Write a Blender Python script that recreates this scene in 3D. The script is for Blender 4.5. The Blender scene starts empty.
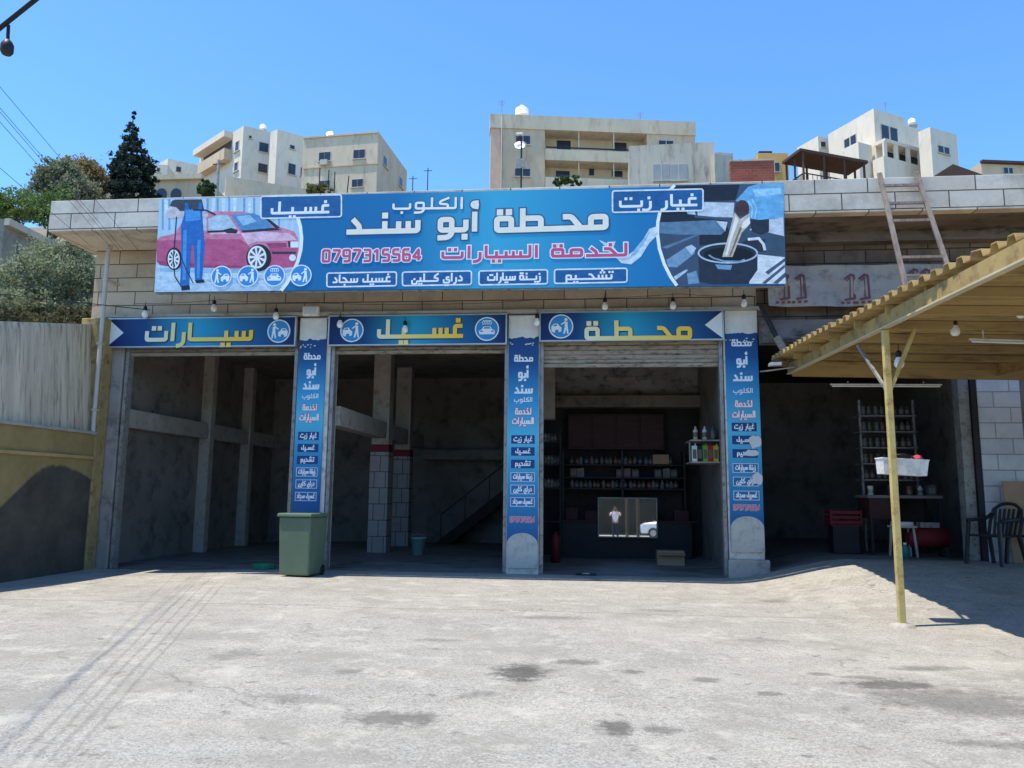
import bpy, bmesh, math, random
from mathutils import Vector, Matrix, noise
random.seed(7)
R = math.radians
scene = bpy.context.scene
COL = scene.collection

# ------------------------------------------------------------------ camera
F = 769.0
YAW, PIT, ROLL = R(5.5), R(8.0), R(0.55)
CAM = Vector((0, -15.5, 1.6))
fw = Vector((-math.sin(YAW)*math.cos(PIT), math.cos(YAW)*math.cos(PIT), math.sin(PIT)))
_r0 = Vector((math.cos(YAW), math.sin(YAW), 0)); _u0 = _r0.cross(fw)
rt = _r0*math.cos(ROLL) + _u0*math.sin(ROLL); up = rt.cross(fw)
cd = bpy.data.cameras.new('camera'); cam = bpy.data.objects.new('camera', cd); COL.objects.link(cam)
m = Matrix((( rt.x, up.x, -fw.x, CAM.x), (rt.y, up.y, -fw.y, CAM.y), (rt.z, up.z, -fw.z, CAM.z), (0, 0, 0, 1)))
cam.matrix_world = m
cd.sensor_width = 36; cd.lens = F/1024*36; cd.clip_end = 1000; cd.clip_start = .05
scene.camera = cam

# ------------------------------------------------------------------ sky, sun, exposure
SX, SY = .32, .10                      # shadow shift per metre of height
sunv = Vector((-SX, -SY, 1)).normalized()
w = bpy.data.worlds.new('World'); scene.world = w; w.use_nodes = True
nt = w.node_tree
bg = nt.nodes['Background']
sk = nt.nodes.new('ShaderNodeTexSky'); sk.sky_type = 'NISHITA'; sk.sun_disc = False
sk.sun_elevation = math.asin(sunv.z); sk.sun_rotation = math.atan2(sunv.x, sunv.y)
sk.air_density = 1.0; sk.dust_density = 0.2; sk.ozone_density = 3.0; sk.altitude = 600
tint = nt.nodes.new('ShaderNodeMix'); tint.data_type = 'RGBA'; tint.blend_type = 'MULTIPLY'; tint.inputs[0].default_value = 1
tint.inputs[7].default_value = (.70, 1.07, 1.33, 1)
nt.links.new(sk.outputs[0], tint.inputs[6]); nt.links.new(tint.outputs[2], bg.inputs[0]); bg.inputs[1].default_value = .15
sd = bpy.data.lights.new('sun', 'SUN'); sd.energy = 4.2; sd.angle = R(.5); sd.color = (1, .93, .81)
so = bpy.data.objects.new('sun', sd); COL.objects.link(so); so.location = (-8, -5, 30)
so.rotation_euler = sunv.to_track_quat('Z', 'Y').to_euler()
scene.view_settings.view_transform = 'Standard'; scene.view_settings.look = 'None'
scene.view_settings.exposure = .63; scene.view_settings.gamma = 1

# ------------------------------------------------------------------ photo geometry helpers
def ray(x, y): return fw + rt*((x-512)/F) - up*((y-384)/F)
def at(x, y, Y=0.):
    d = ray(x, y); return CAM + d*((Y-CAM.y)/d.y)
def atz(x, y, Z=0.):
    d = ray(x, y); return CAM + d*((Z-CAM.z)/d.z)
def atx(x, y, X):
    d = ray(x, y); return CAM + d*((X-CAM.x)/d.x)
def ss(t):
    t = max(0., min(1., t)); return t*t*(3-2*t)
def gz(x, y):
    z = .40*ss((x-2.5)/2.6)*ss((y+5.6)/5.0)
    z -= .06*ss((-x-6)/3)*ss((y+6)/4)
    if y < -.5: z += .012*noise.noise(Vector((x*.5, y*.5, 0)))
    return z

# ------------------------------------------------------------------ materials
def lin(c):
    return tuple(((v/255+.055)/1.055)**2.4 if v > 10 else v/255/12.92 for v in c)
class NT:
    def __init__(s, name):
        s.m = bpy.data.materials.new(name); s.m.use_nodes = True
        s.t = s.m.node_tree; s.b = s.t.nodes['Principled BSDF']
    def n(s, typ, **k):
        o = s.t.nodes.new(typ)
        for a, v in k.items(): setattr(o, a, v)
        return o
    def l(s, a, b): s.t.links.new(a, b)
    def val(s, sock, v):
        if hasattr(v, 'is_output'): s.l(v, sock)
        else: sock.default_value = v
    def coord(s, kind='Object'): return s.n('ShaderNodeTexCoord').outputs[kind]
    def noise(s, vec, scale, detail=4, rough=.6):
        o = s.n('ShaderNodeTexNoise'); s.l(vec, o.inputs['Vector']); o.inputs['Scale'].default_value = scale
        o.inputs['Detail'].default_value = detail; o.inputs['Roughness'].default_value = rough; return o.outputs['Fac']
    def math(s, op, a, b=0., c=0.):
        o = s.n('ShaderNodeMath', operation=op); s.val(o.inputs[0], a); s.val(o.inputs[1], b); s.val(o.inputs[2], c); return o.outputs[0]
    def ramp(s, f, stops):
        o = s.n('ShaderNodeValToRGB'); e = o.color_ramp.elements
        while len(e) < len(stops): e.new(.5)
        for i, (p, c) in enumerate(stops):
            e[i].position = p; e[i].color = (*c, 1) if len(c) == 3 else c
        s.l(f, o.inputs[0]); return o.outputs[0]
    def mix(s, f, a, b, blend='MIX'):
        o = s.n('ShaderNodeMix', data_type='RGBA', blend_type=blend)
        s.val(o.inputs[0], f)
        for i, v in ((6, a), (7, b)):
            if isinstance(v, tuple): v = (*v, 1) if len(v) == 3 else v
            s.val(o.inputs[i], v)
        return o.outputs[2]
    def bump(s, h, strength, dist=.01):
        o = s.n('ShaderNodeBump'); o.inputs['Strength'].default_value = strength; o.inputs['Distance'].default_value = dist
        s.l(h, o.inputs['Height']); s.l(o.outputs[0], s.b.inputs['Normal'])
def mul(c, k): return tuple(min(1, v*k) for v in c)
def mat(name, c, rough=.8, var=.2, sc=2., bump=.2, bsc=40., metal=0., dirt=None, stretch=None, spec=.3):
    s = NT(name); b = s.b
    co = s.coord()
    if stretch:
        mp = s.n('ShaderNodeMapping'); mp.inputs['Scale'].default_value = stretch; s.l(co, mp.inputs[0]); co = mp.outputs[0]
    f = s.noise(co, sc, 6, .65)
    col = s.ramp(f, [(.3, mul(c, 1-var)), (.7, mul(c, 1+var))])
    if dirt:
        d = s.noise(co, sc*2.7+.3, 5, .7)
        col = s.mix(s.ramp(d, [(.5, (0, 0, 0)), (.72, (1, 1, 1))]), col, dirt)
    s.l(col, b.inputs['Base Color'])
    b.inputs['Roughness'].default_value = rough; b.inputs['Metallic'].default_value = metal
    b.inputs['Specular IOR Level'].default_value = spec
    if bump: s.bump(s.noise(co, bsc, 3), bump)
    return s.m
def brickmat(name, c1, c2, mortar, bw, rh, axis='x', stain=(.2, .17, .14), amount=.5, msize=.012, offz=0., bump=.6):
    s = NT(name); co = s.coord(); sep = s.n('ShaderNodeSeparateXYZ'); s.l(co, sep.inputs[0])
    cb = s.n('ShaderNodeCombineXYZ'); s.l(sep.outputs[0 if axis == 'x' else 1], cb.inputs[0])
    s.l(s.math('ADD', sep.outputs[2], offz), cb.inputs[1])
    br = s.n('ShaderNodeTexBrick'); s.l(cb.outputs[0], br.inputs['Vector'])
    br.inputs['Scale'].default_value = 1; br.inputs['Brick Width'].default_value = bw; br.inputs['Row Height'].default_value = rh
    br.inputs['Mortar Size'].default_value = msize; br.inputs['Mortar Smooth'].default_value = .3
    br.inputs['Color1'].default_value = (*c1, 1); br.inputs['Color2'].default_value = (*c2, 1); br.inputs['Mortar'].default_value = (*mortar, 1)
    n1 = s.noise(co, 1.1, 6, .7); n2 = s.noise(co, 9, 5, .7)
    col = s.mix(s.ramp(n1, [(.45, (0, 0, 0)), (.8, (amount,)*3)]), br.outputs['Color'], stain)
    col = s.mix(.35, col, s.mix(n2, (.3, .3, .3), (1.1, 1.1, 1.1)), 'MULTIPLY')
    s.l(col, s.b.inputs['Base Color']); s.b.inputs['Roughness'].default_value = .9; s.b.inputs['Specular IOR Level'].default_value = .2
    h = s.math('SUBTRACT', s.math('MULTIPLY', n2, .35), br.outputs['Fac'])
    s.bump(h, bump, .02)
    return s.m
def gradmat(name, stops, axis, lo, hi, rough=.45, wob=.0, dirt=.06):
    s = NT(name); co = s.coord(); sep = s.n('ShaderNodeSeparateXYZ'); s.l(co, sep.inputs[0])
    v = sep.outputs['xyz'.index(axis)]
    f = s.math('DIVIDE', s.math('SUBTRACT', v, lo), hi-lo)
    col = s.ramp(f, stops)
    n = s.noise(co, 3, 5, .7)
    col = s.mix(dirt*2, col, s.mix(n, (.35, .33, .3), (1.3, 1.3, 1.3)), 'MULTIPLY')
    s.l(col, s.b.inputs['Base Color']); s.b.inputs['Roughness'].default_value = rough
    s.b.inputs['Specular IOR Level'].default_value = .25
    return s.m
_flat = {}
def ink(c, rough=.5):
    k = (c, rough)
    if k not in _flat: _flat[k] = mat('print_ink', lin(c), rough, .07, 3, 0)
    return _flat[k]

# ------------------------------------------------------------------ mesh builder
class MB:
    def __init__(s): s.v = []; s.f = []; s.smooth = set()
    def add(s, vs, fs, smooth=False):
        o = len(s.v); s.v += [tuple(v) for v in vs]
        for f in fs:
            if smooth: s.smooth.add(len(s.f))
            s.f.append(tuple(i+o for i in f))
        return s
    def box(s, x0, x1, y0, y1, z0, z1, M=None):
        x0, x1 = sorted((x0, x1)); y0, y1 = sorted((y0, y1)); z0, z1 = sorted((z0, z1))
        vs = [Vector((x, y, z)) for z in (z0, z1) for y in (y0, y1) for x in (x0, x1)]
        if M is not None: vs = [M @ v for v in vs]
        return s.add(vs, [(0, 2, 3, 1), (4, 5, 7, 6), (0, 1, 5, 4), (2, 6, 7, 3), (0, 4, 6, 2), (1, 3, 7, 5)])
    def bar(s, p, q, wx, wy=None, upv=(0, 0, 1)):
        p, q = Vector(p), Vector(q); wy = wy or wx
        d = (q-p).normalized(); u = Vector(upv)
        if abs(d.dot(u)) > .98: u = Vector((0, 1, 0))
        a = d.cross(u).normalized()*wx/2; b = a.cross(d).normalized()*wy/2
        vs = [e+i*a+j*b for e in (p, q) for i, j in ((-1, -1), (1, -1), (1, 1), (-1, 1))]
        return s.add(vs, [(3, 2, 1, 0), (4, 5, 6, 7), (0, 1, 5, 4), (1, 2, 6, 5), (2, 3, 7, 6), (3, 0, 4, 7)])
    def tube(s, pts, r, n=8, caps=True):
        pts = [Vector(p) for p in pts]; rs = r if isinstance(r, (list, tuple)) else [r]*len(pts)
        rings = []; prev = None
        for i, p in enumerate(pts):
            d = (pts[min(i+1, len(pts)-1)]-pts[max(i-1, 0)]).normalized()
            if prev is None:
                a = d.orthogonal().normalized()
            else:
                a = (prev - d*prev.dot(d)).normalized()
            prev = a; b = d.cross(a)
            rings.append([p + (a*math.cos(t)+b*math.sin(t))*rs[i] for t in [2*math.pi*k/n for k in range(n)]])
        o = [v for rg in rings for v in rg]
        fs = [(i*n+k, i*n+(k+1) % n, (i+1)*n+(k+1) % n, (i+1)*n+k) for i in range(len(pts)-1) for k in range(n)]
        s.add(o, fs, True)
        if caps:
            s.add(rings[0], [tuple(range(n))[::-1]]); s.add(rings[-1], [tuple(range(n))])
        return s
    def lathe(s, prof, c=(0, 0, 0), n=14, M=None):
        c = Vector(c); vs = []
        for r, z in prof:
            for k in range(n):
                t = 2*math.pi*k/n; v = Vector((r*math.cos(t), r*math.sin(t), z))
                vs.append((M @ v if M is not None else v)+c)
        fs = [(i*n+k, i*n+(k+1) % n, (i+1)*n+(k+1) % n, (i+1)*n+k) for i in range(len(prof)-1) for k in range(n)]
        return s.add(vs, fs, True)
    def prism(s, poly, z0, z1):
        n = len(poly)
        vs = [(p[0], p[1], z0) for p in poly]+[(p[0], p[1], z1) for p in poly]
        return s.add(vs, [tuple(range(n))[::-1], tuple(range(n, 2*n))]+[(i, (i+1) % n, n+(i+1) % n, n+i) for i in range(n)])
    # flat printed shapes in an x-z plane facing -y (off = distance in front)
    def flat(s, pts, y):
        a = sum(pts[i-1][0]*pts[i][1]-pts[i][0]*pts[i-1][1] for i in range(len(pts)))
        if a < 0: pts = pts[::-1]
        return s.add([(p[0], y, p[1]) for p in pts], [tuple(range(len(pts)))])
    def disc(s, c, rx, rz, y, n=28):
        return s.flat([(c[0]+rx*math.cos(2*math.pi*k/n), c[1]+rz*math.sin(2*math.pi*k/n)) for k in range(n)], y)
    def ribbon(s, pts, wd, y, closed=False):
        P = [Vector((p[0], p[1])) for p in pts]; n = len(P); L = []; Rr = []
        for i in range(n):
            a = P[i-1] if (i > 0 or closed) else None; b = P[(i+1) % n] if (i < n-1 or closed) else None
            d1 = (P[i]-a).normalized() if a is not None else None; d2 = (b-P[i]).normalized() if b is not None else None
            if d1 is None: d1 = d2
            if d2 is None: d2 = d1
            n1 = Vector((-d1.y, d1.x)); n2 = Vector((-d2.y, d2.x)); mv = n1+n2
            if mv.length < 1e-4: mv = n1.copy()
            mv.normalize(); k = 1/max(.5, mv.dot(n1))
            L.append(P[i]+mv*wd/2*k); Rr.append(P[i]-mv*wd/2*k)
        yo = [y-.00004*i/max(1, n-1) for i in range(n)]
        vs = [(p.x, yo[i], p.y) for i, p in enumerate(L)]+[(p.x, yo[i], p.y) for i, p in enumerate(Rr)]
        m_ = n if closed else n-1
        return s.add(vs, [(i, n+i, n+(i+1) % n, (i+1) % n) for i in range(m_)])
    def build(s, name, m, parent=None, loc=None, bevel=0., local=False):
        me = bpy.data.meshes.new(name)
        base = Vector(loc) if loc is not None else (parent.location.copy() if parent is not None and not local else Vector())
        if parent is not None and parent.parent is not None and not local and loc is None:
            base = Vector(parent.parent.location)+Vector(parent.location)
        if local: base = Vector()
        me.from_pydata([Vector(v)-base for v in s.v], [], s.f); me.update()
        if s.smooth:
            for i in s.smooth: me.polygons[i].use_smooth = True
        me.materials.append(m)
        o = bpy.data.objects.new(name, me); COL.objects.link(o)
        if parent is not None: o.parent = parent
        elif loc is not None: o.location = loc
        if bevel:
            b = o.modifiers.new('bevel', 'BEVEL'); b.width = bevel; b.segments = 2; b.limit_method = 'ANGLE'
        return o
def tag(o, label=None, cat=None, group=None, kind=None):
    for k, v in (('label', label), ('category', cat), ('group', group), ('kind', kind)):
        if v: o[k] = v
    return o
def thing(name, label, cat, loc=(0, 0, 0), rz=0., group=None):
    o = bpy.data.objects.new(name, None); COL.objects.link(o); o.location = loc; o.rotation_euler = (0, 0, rz)
    o.empty_display_size = .2
    return tag(o, label, cat, group)
def copy_tree(o, parent=None):
    c = o.copy(); COL.objects.link(c)
    if parent is not None: c.parent = parent
    for ch in list(o.children): copy_tree(ch, c)
    return c

# ------------------------------------------------------------------ stroke lettering (geometric Arabic)
# each form: (advance, strokes, dots); dots are square marks; x runs left to right, base line y=0
def G():
    g = {}
    A5 = 5.0
    g['ا','s'] = (1.8, [[(.9, -.5), (.9, A5)]], [])
    g['ا','f'] = (2.0, [[(.8, A5), (.8, 0), (2.0, 0)]], [])
    g['أ','s'] = (1.9, [[(.9, -.5), (.9, 4.4)], [(1.6, 6.5), (.6, 6.5), (.6, 5.8), (1.6, 5.6)]], [])
    for ch, dots in (('ب', [(0, -1.7)]), ('ت', [(-.75, 3.9), (.75, 3.9)]), ('ن', [(0, 3.9)]), ('ي', [(-.75, -1.7), (.75, -1.7)])):
        g[ch,'i'] = (2.2, [[(1.5, 2.5), (1.5, 0), (0, 0)]], [(1.3+x, y) for x, y in dots])
        g[ch,'m'] = (2.6, [[(0, 0), (2.6, 0)], [(1.4, 0), (1.4, 2.5)]], [(1.4+x, y) for x, y in dots])
    g['ت','s'] = (6.4, [[(.7, 2.6), (.7, 0), (5.6, 0), (5.6, 2.6)]], [(2.4, 3.4), (3.9, 3.4)])
    g['ت','f'] = (5.6, [[(.7, 2.6), (.7, 0), (5.6, 0)]], [(2.4, 3.4), (3.9, 3.4)])
    g['ب','s'] = (6.0, [[(.7, 2.4), (.7, 0), (5.2, 0), (5.2, 2.4)]], [(3, -1.8)])
    g['ن','f'] = (4.6, [[(4.6, 0), (3.7, 0), (3.7, -1.7), (.7, -1.7), (.7, .8)]], [(2.2, 1.4)])
    g['ي','s'] = (4.8, [[(4.2, 2.3), (2.4, 2.3), (2.4, .7), (4.2, .7), (4.2, -1.2), (.7, -1.2), (.7, .9)]], [(1.8, -2.8), (3.2, -2.8)])
    for ch, dots in (('س', []), ('ش', [(-.8, 3.7), (.8, 3.7), (0, 5.0)])):
        g[ch,'i'] = (5.6, [[(5.0, 2.6), (5.0, 0), (0, 0)], [(3.2, 0), (3.2, 2.4)], [(1.4, 0), (1.4, 2.4)]], [(3.2+x, y) for x, y in dots])
        g[ch,'m'] = (5.8, [[(5.8, 0), (0, 0)], [(4.8, 0), (4.8, 2.4)], [(3.0, 0), (3.0, 2.4)], [(1.2, 0), (1.2, 2.4)]], [(3.0+x, y) for x, y in dots])
    for ch, dots in (('ر', []), ('ز', [(1.5, 3.6)])):
        g[ch,'s'] = (2.6, [[(1.9, 2.2), (1.9, -.8), (1.2, -1.7), (.1, -1.9)]], dots)
        g[ch,'f'] = (2.8, [[(2.8, 0), (1.9, 0), (1.9, -.8), (1.2, -1.7), (.1, -1.9)], [(1.9, 0), (1.9, 1.6)]], dots)
    g['غ','i'] = (4.0, [[(3.6, 2.9), (1.4, 2.9), (1.4, 0)], [(3.8, 0), (0, 0)]], [(2.3, 4.5)])
    for ch, dots in (('ح', []), ('ج', [(1.9, -1.7)]), ('خ', [(2.0, 4.3)])):
        g[ch,'m'] = (4.2, [[(4.2, 0), (0, 0)], [(.5, 2.7), (1.9, 2.7), (3.4, .1)]], dots)
    g['ط','m'] = (4.8, [[(4.8, 0), (0, 0)], [(.9, 0), (.9, A5)], [(.9, 2.6), (3.9, 2.6), (3.9, 0)]], [])
    g['ة','f'] = (4.2, [[(4.2, 0), (.8, 0), (.8, 2.7), (3.2, 2.7), (3.2, 0)]], [(1.3, 4.2), (2.8, 4.2)])
    g['م','i'] = (4.0, [[(0, 0), (3.3, 0), (3.3, 2.5), (.9, 2.5), (.9, 0)]], [])
    g['م','m'] = (4.0, [[(0, 0), (4.0, 0)], [(.8, 0), (.8, 2.5), (3.2, 2.5), (3.2, 0)]], [])
    g['م','f'] = (3.8, [[(3.8, 0), (.7, 0), (.7, -2.2)], [(.7, 0), (.7, 2.3), (2.9, 2.3), (2.9, 0)]], [])
    W = [(2.9, 0), (.8, 0), (.8, 2.6), (2.9, 2.6), (2.9, -1.0), (2.2, -1.8), (.3, -1.9)]
    g['و','s'] = (3.6, [W], []); g['و','f'] = (4.0, [W, [(2.9, 0), (4.0, 0)]], [])
    g['د','s'] = (3.6, [[(.4, 0), (2.9, 0), (2.9, 1.4), (1.5, 3.2)]], [])
    g['د','f'] = (3.9, [[(.3, 0), (3.9, 0)], [(2.7, 0), (2.7, 1.4), (1.4, 3.2)]], [])
    K = [(3.2, 0), (3.2, 1.7), (1.0, 2.0), (1.2, 3.2), (3.6, 4.8)]
    g['ك','i'] = (4.0, [[(0, 0)]+K], []); g['ك','m'] = (4.0, [[(0, 0), (4.0, 0)], K], [])
    g['ل','i'] = (2.0, [[(1.3, A5), (1.3, 0), (0, 0)]], [])
    g['ل','m'] = (2.2, [[(0, 0), (2.2, 0)], [(1.1, 0), (1.1, A5)]], [])
    g['ل','f'] = (4.4, [[(4.4, 0), (.7, 0), (.7, 2.2)], [(3.3, 0), (3.3, A5)]], [])
    D = {'0': [[(.5, 2.5), (.5, 5), (2.7, 5), (2.7, 0), (.5, 0), (.5, 2.5)]], '1': [[(.4, 3.9), (1.6, 5), (1.6, 0)]], '3': [[(.4, 5), (2.7, 5), (2.7, 2.6), (.9, 2.6)], [(2.7, 2.6), (2.7, 0), (.4, 0)]],
         '4': [[(2.2, 0), (2.2, 5), (.3, 1.4), (3.1, 1.4)]], '5': [[(2.7, 5), (.6, 5), (.6, 2.8), (2.7, 2.8), (2.7, 0), (.4, 0)]], '6': [[(2.6, 5), (.5, 5), (.5, 0), (2.7, 0), (2.7, 2.7), (.6, 2.7)]],
         '7': [[(.3, 5), (2.9, 5), (1.2, 0)]], '9': [[(.6, 0), (2.7, 0), (2.7, 5), (.5, 5), (.5, 2.3), (2.6, 2.3)]]}
    for ch, st_ in D.items(): g[ch,'s'] = (3.0 if ch == '1' else 3.6, [[(x+.2, y) for x, y in p] for p in st_], [])
    g['ـ','m'] = (2.2, [[(0, 0), (2.2, 0)]], [])
    return g
GL = G(); NOLEFT = 'اأرزدوة0134567899'
def round_poly(p, r=.55):
    if len(p) < 3: return p
    out = [p[0]]
    for i in range(1, len(p)-1):
        a, b, c = Vector(p[i-1]), Vector(p[i]), Vector(p[i+1])
        ra = min(r, (a-b).length*.45); rc = min(r, (c-b).length*.45)
        p0 = b+(a-b).normalized()*ra; p2 = b+(c-b).normalized()*rc
        for t in (0, .25, .5, .75, 1):
            q = p0*(1-t)**2+b*2*t*(1-t)+p2*t*t; out.append((q.x, q.y))
    out.append(p[-1]); return out
def shape(word):
    glyphs = []
    for i, ch in enumerate(word):
        if ch == ' ': glyphs.append((2.2, [], [])); continue
        pr = i > 0 and word[i-1] != ' ' and word[i-1] not in NOLEFT
        nx = i < len(word)-1 and word[i+1] != ' ' and ch not in NOLEFT
        form = 'm' if pr and nx else 'i' if nx else 'f' if pr else 's'
        glyphs.append(GL[ch, form] if (ch, form) in GL else GL[ch, 'm'])
    tot = sum(g[0] for g in glyphs); x = tot; st = []; dots = []
    for adv, s_, d_ in glyphs:
        x -= adv
        st += [round_poly([(px+x, py) for px, py in p]) for p in s_]; dots += [(px+x, py) for px, py in d_]
    return tot, st, dots
def arabic(mb, word, x0, x1, zb, unit, y, wd=1.15, grow=0., shift=(0, 0)):
    tot, st, dots = shape(word)
    kx = (x1-x0)/tot
    y -= 0
    T = lambda p: (x0+p[0]*kx+shift[0], zb+p[1]*unit+shift[1])
    k = 0
    for p in st:
        mb.ribbon([T(q) for q in p], wd*unit+grow, y-k*.00006); k += 1
        # square the ends of the stroke a little when growing an outline
    for d in dots:
        c = T(d); r = wd*unit*.56+grow/2
        mb.flat([(c[0]-r, c[1]-r), (c[0]+r, c[1]-r), (c[0]+r, c[1]+r), (c[0]-r, c[1]+r)], y-k*.00006); k += 1
# ------------------------------------------------------------------ shared materials
M = {}
M['stone_tan'] = brickmat('tan_stone', lin((212, 194, 168)), lin((194, 175, 150)), lin((108, 96, 82)), .85, .31, stain=lin((120, 98, 76)), amount=.6, offz=.03)
M['stone_tan_side'] = brickmat('tan_stone_side', lin((212, 194, 168)), lin((194, 175, 150)), lin((108, 96, 82)), .85, .31, 'y', stain=lin((120, 98, 76)), offz=.03)
M['stone_grey'] = brickmat('grey_cornice_stone', lin((224, 216, 202)), lin((204, 194, 180)), lin((92, 84, 76)), .95, .325, stain=lin((112, 100, 90)), amount=.75, offz=-.005)
M['stone_grey_side'] = brickmat('grey_cornice_stone_side', lin((224, 216, 202)), lin((204, 194, 180)), lin((92, 84, 76)), .95, .325, 'y', stain=lin((112, 100, 90)), amount=.75, offz=-.005)
M['block_soot'] = brickmat('sooty_block', lin((136, 118, 104)), lin((114, 98, 88)), lin((66, 56, 50)), .8, .27, stain=lin((34, 29, 27)), amount=.95)
M['white_block'] = brickmat('whitewashed_block', lin((226, 226, 228)), lin((212, 212, 216)), lin((168, 168, 172)), .6, .3, stain=lin((150, 148, 146)), amount=.5)
M['plaster'] = mat('grey_plaster', lin((134, 127, 118)), .9, .25, .6, .3, 25, dirt=lin((84, 78, 72)))
M['plaster_dark'] = mat('shade_dark_plaster', lin((58, 54, 50)), .9, .3, .7, .3, 25, dirt=lin((30, 28, 27)))  # deep shade of the bays is put into this plaster colour
M['smeared_plaster'] = mat('soot_smeared_plaster', lin((150, 145, 138)), .9, .3, 1.1, .3, 25, dirt=lin((44, 42, 41)), stretch=(1, 1, 1.8))
M['column'] = mat('column_paint', lin((178, 170, 158)), .8, .12, 1.5, .2, 30, dirt=lin((140, 128, 112)))
M['pier_paint'] = mat('pier_paint', lin((212, 206, 196)), .8, .12, 1.5, .2, 30, dirt=lin((140, 128, 112)))
M['pier_grey'] = mat('grey_pier_plaster', lin((150, 144, 136)), .9, .2, .8, .3, 25, dirt=lin((92, 86, 80)))
M['tile'] = brickmat('white_wall_tile', lin((176, 170, 162)), lin((166, 160, 152)), lin((92, 86, 80)), .3, .42, stain=lin((120, 112, 104)), amount=.4, bump=.2)
M['red_paint'] = mat('red_paint', lin((112, 30, 34)), .6, .2, 4, .1)
M['concrete'] = mat('concrete', lin((168, 162, 152)), .9, .15, 1.2, .3, 30, dirt=lin((120, 114, 104)))
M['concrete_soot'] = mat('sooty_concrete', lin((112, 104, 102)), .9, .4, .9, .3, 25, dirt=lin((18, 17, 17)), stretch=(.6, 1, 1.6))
M['soffit'] = mat('soffit_paint', lin((214, 204, 188)), .9, .1, .8, .15, 25, dirt=lin((160, 140, 116)))
M['streak'] = mat('streaked_retaining_concrete', lin((206, 190, 164)), .9, .25, 3.2, .3, 20, dirt=lin((122, 110, 94)), stretch=(1, 1.3, .09))
M['black_metal'] = mat('black_metal', (.02, .02, .022), .5, .3, 4, .1)
M['grey_metal'] = mat('grey_metal', lin((150, 148, 142)), .5, .2, 3, .1, metal=.3, dirt=lin((96, 80, 64)))
M['steel'] = mat('galvanised_steel', lin((178, 178, 176)), .4, .15, 3, .1, metal=.6)
M['shutter'] = mat('shutter_paint', lin((156, 142, 124)), .6, .2, 2, .1, dirt=lin((58, 46, 38)), stretch=(1, 1, 3))
M['mustard'] = mat('mustard_steel_paint', lin((166, 140, 88)), .65, .28, 1.5, .1, 30, dirt=lin((104, 84, 56)), stretch=(.3, 1, 1))
M['mustard_post'] = mat('mustard_post_paint', lin((194, 174, 112)), .5, .15, 2, .1, 30, dirt=lin((140, 104, 60)))
M['white_lamp'] = mat('white_bulb', lin((236, 236, 230)), .25, .03, 3, 0, spec=.5)
M['socket'] = mat('black_socket', (.02, .02, .02), .5, .2, 5, 0)
M['cable'] = mat('black_cable', (.015, .015, .016), .6, .2, 5, 0)
M['glass'] = mat('window_glass', (.03, .035, .045), .15, .3, 1, 0, spec=.6)
M['wood_dark'] = mat('dark_red_wood', lin((66, 36, 32)), .6, .25, 2, .2, dirt=lin((44, 28, 26)), stretch=(.4, 1, 3))
M['cardboard'] = mat('cardboard', lin((176, 144, 114)), .85, .1, 3, .1)
M['white_plastic'] = mat('white_plastic', lin((228, 226, 220)), .45, .06, 3, .05, dirt=lin((186, 180, 170)))
M['trunk'] = mat('bark', (.09, .065, .045), .9, .3, 6, .5)

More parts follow.
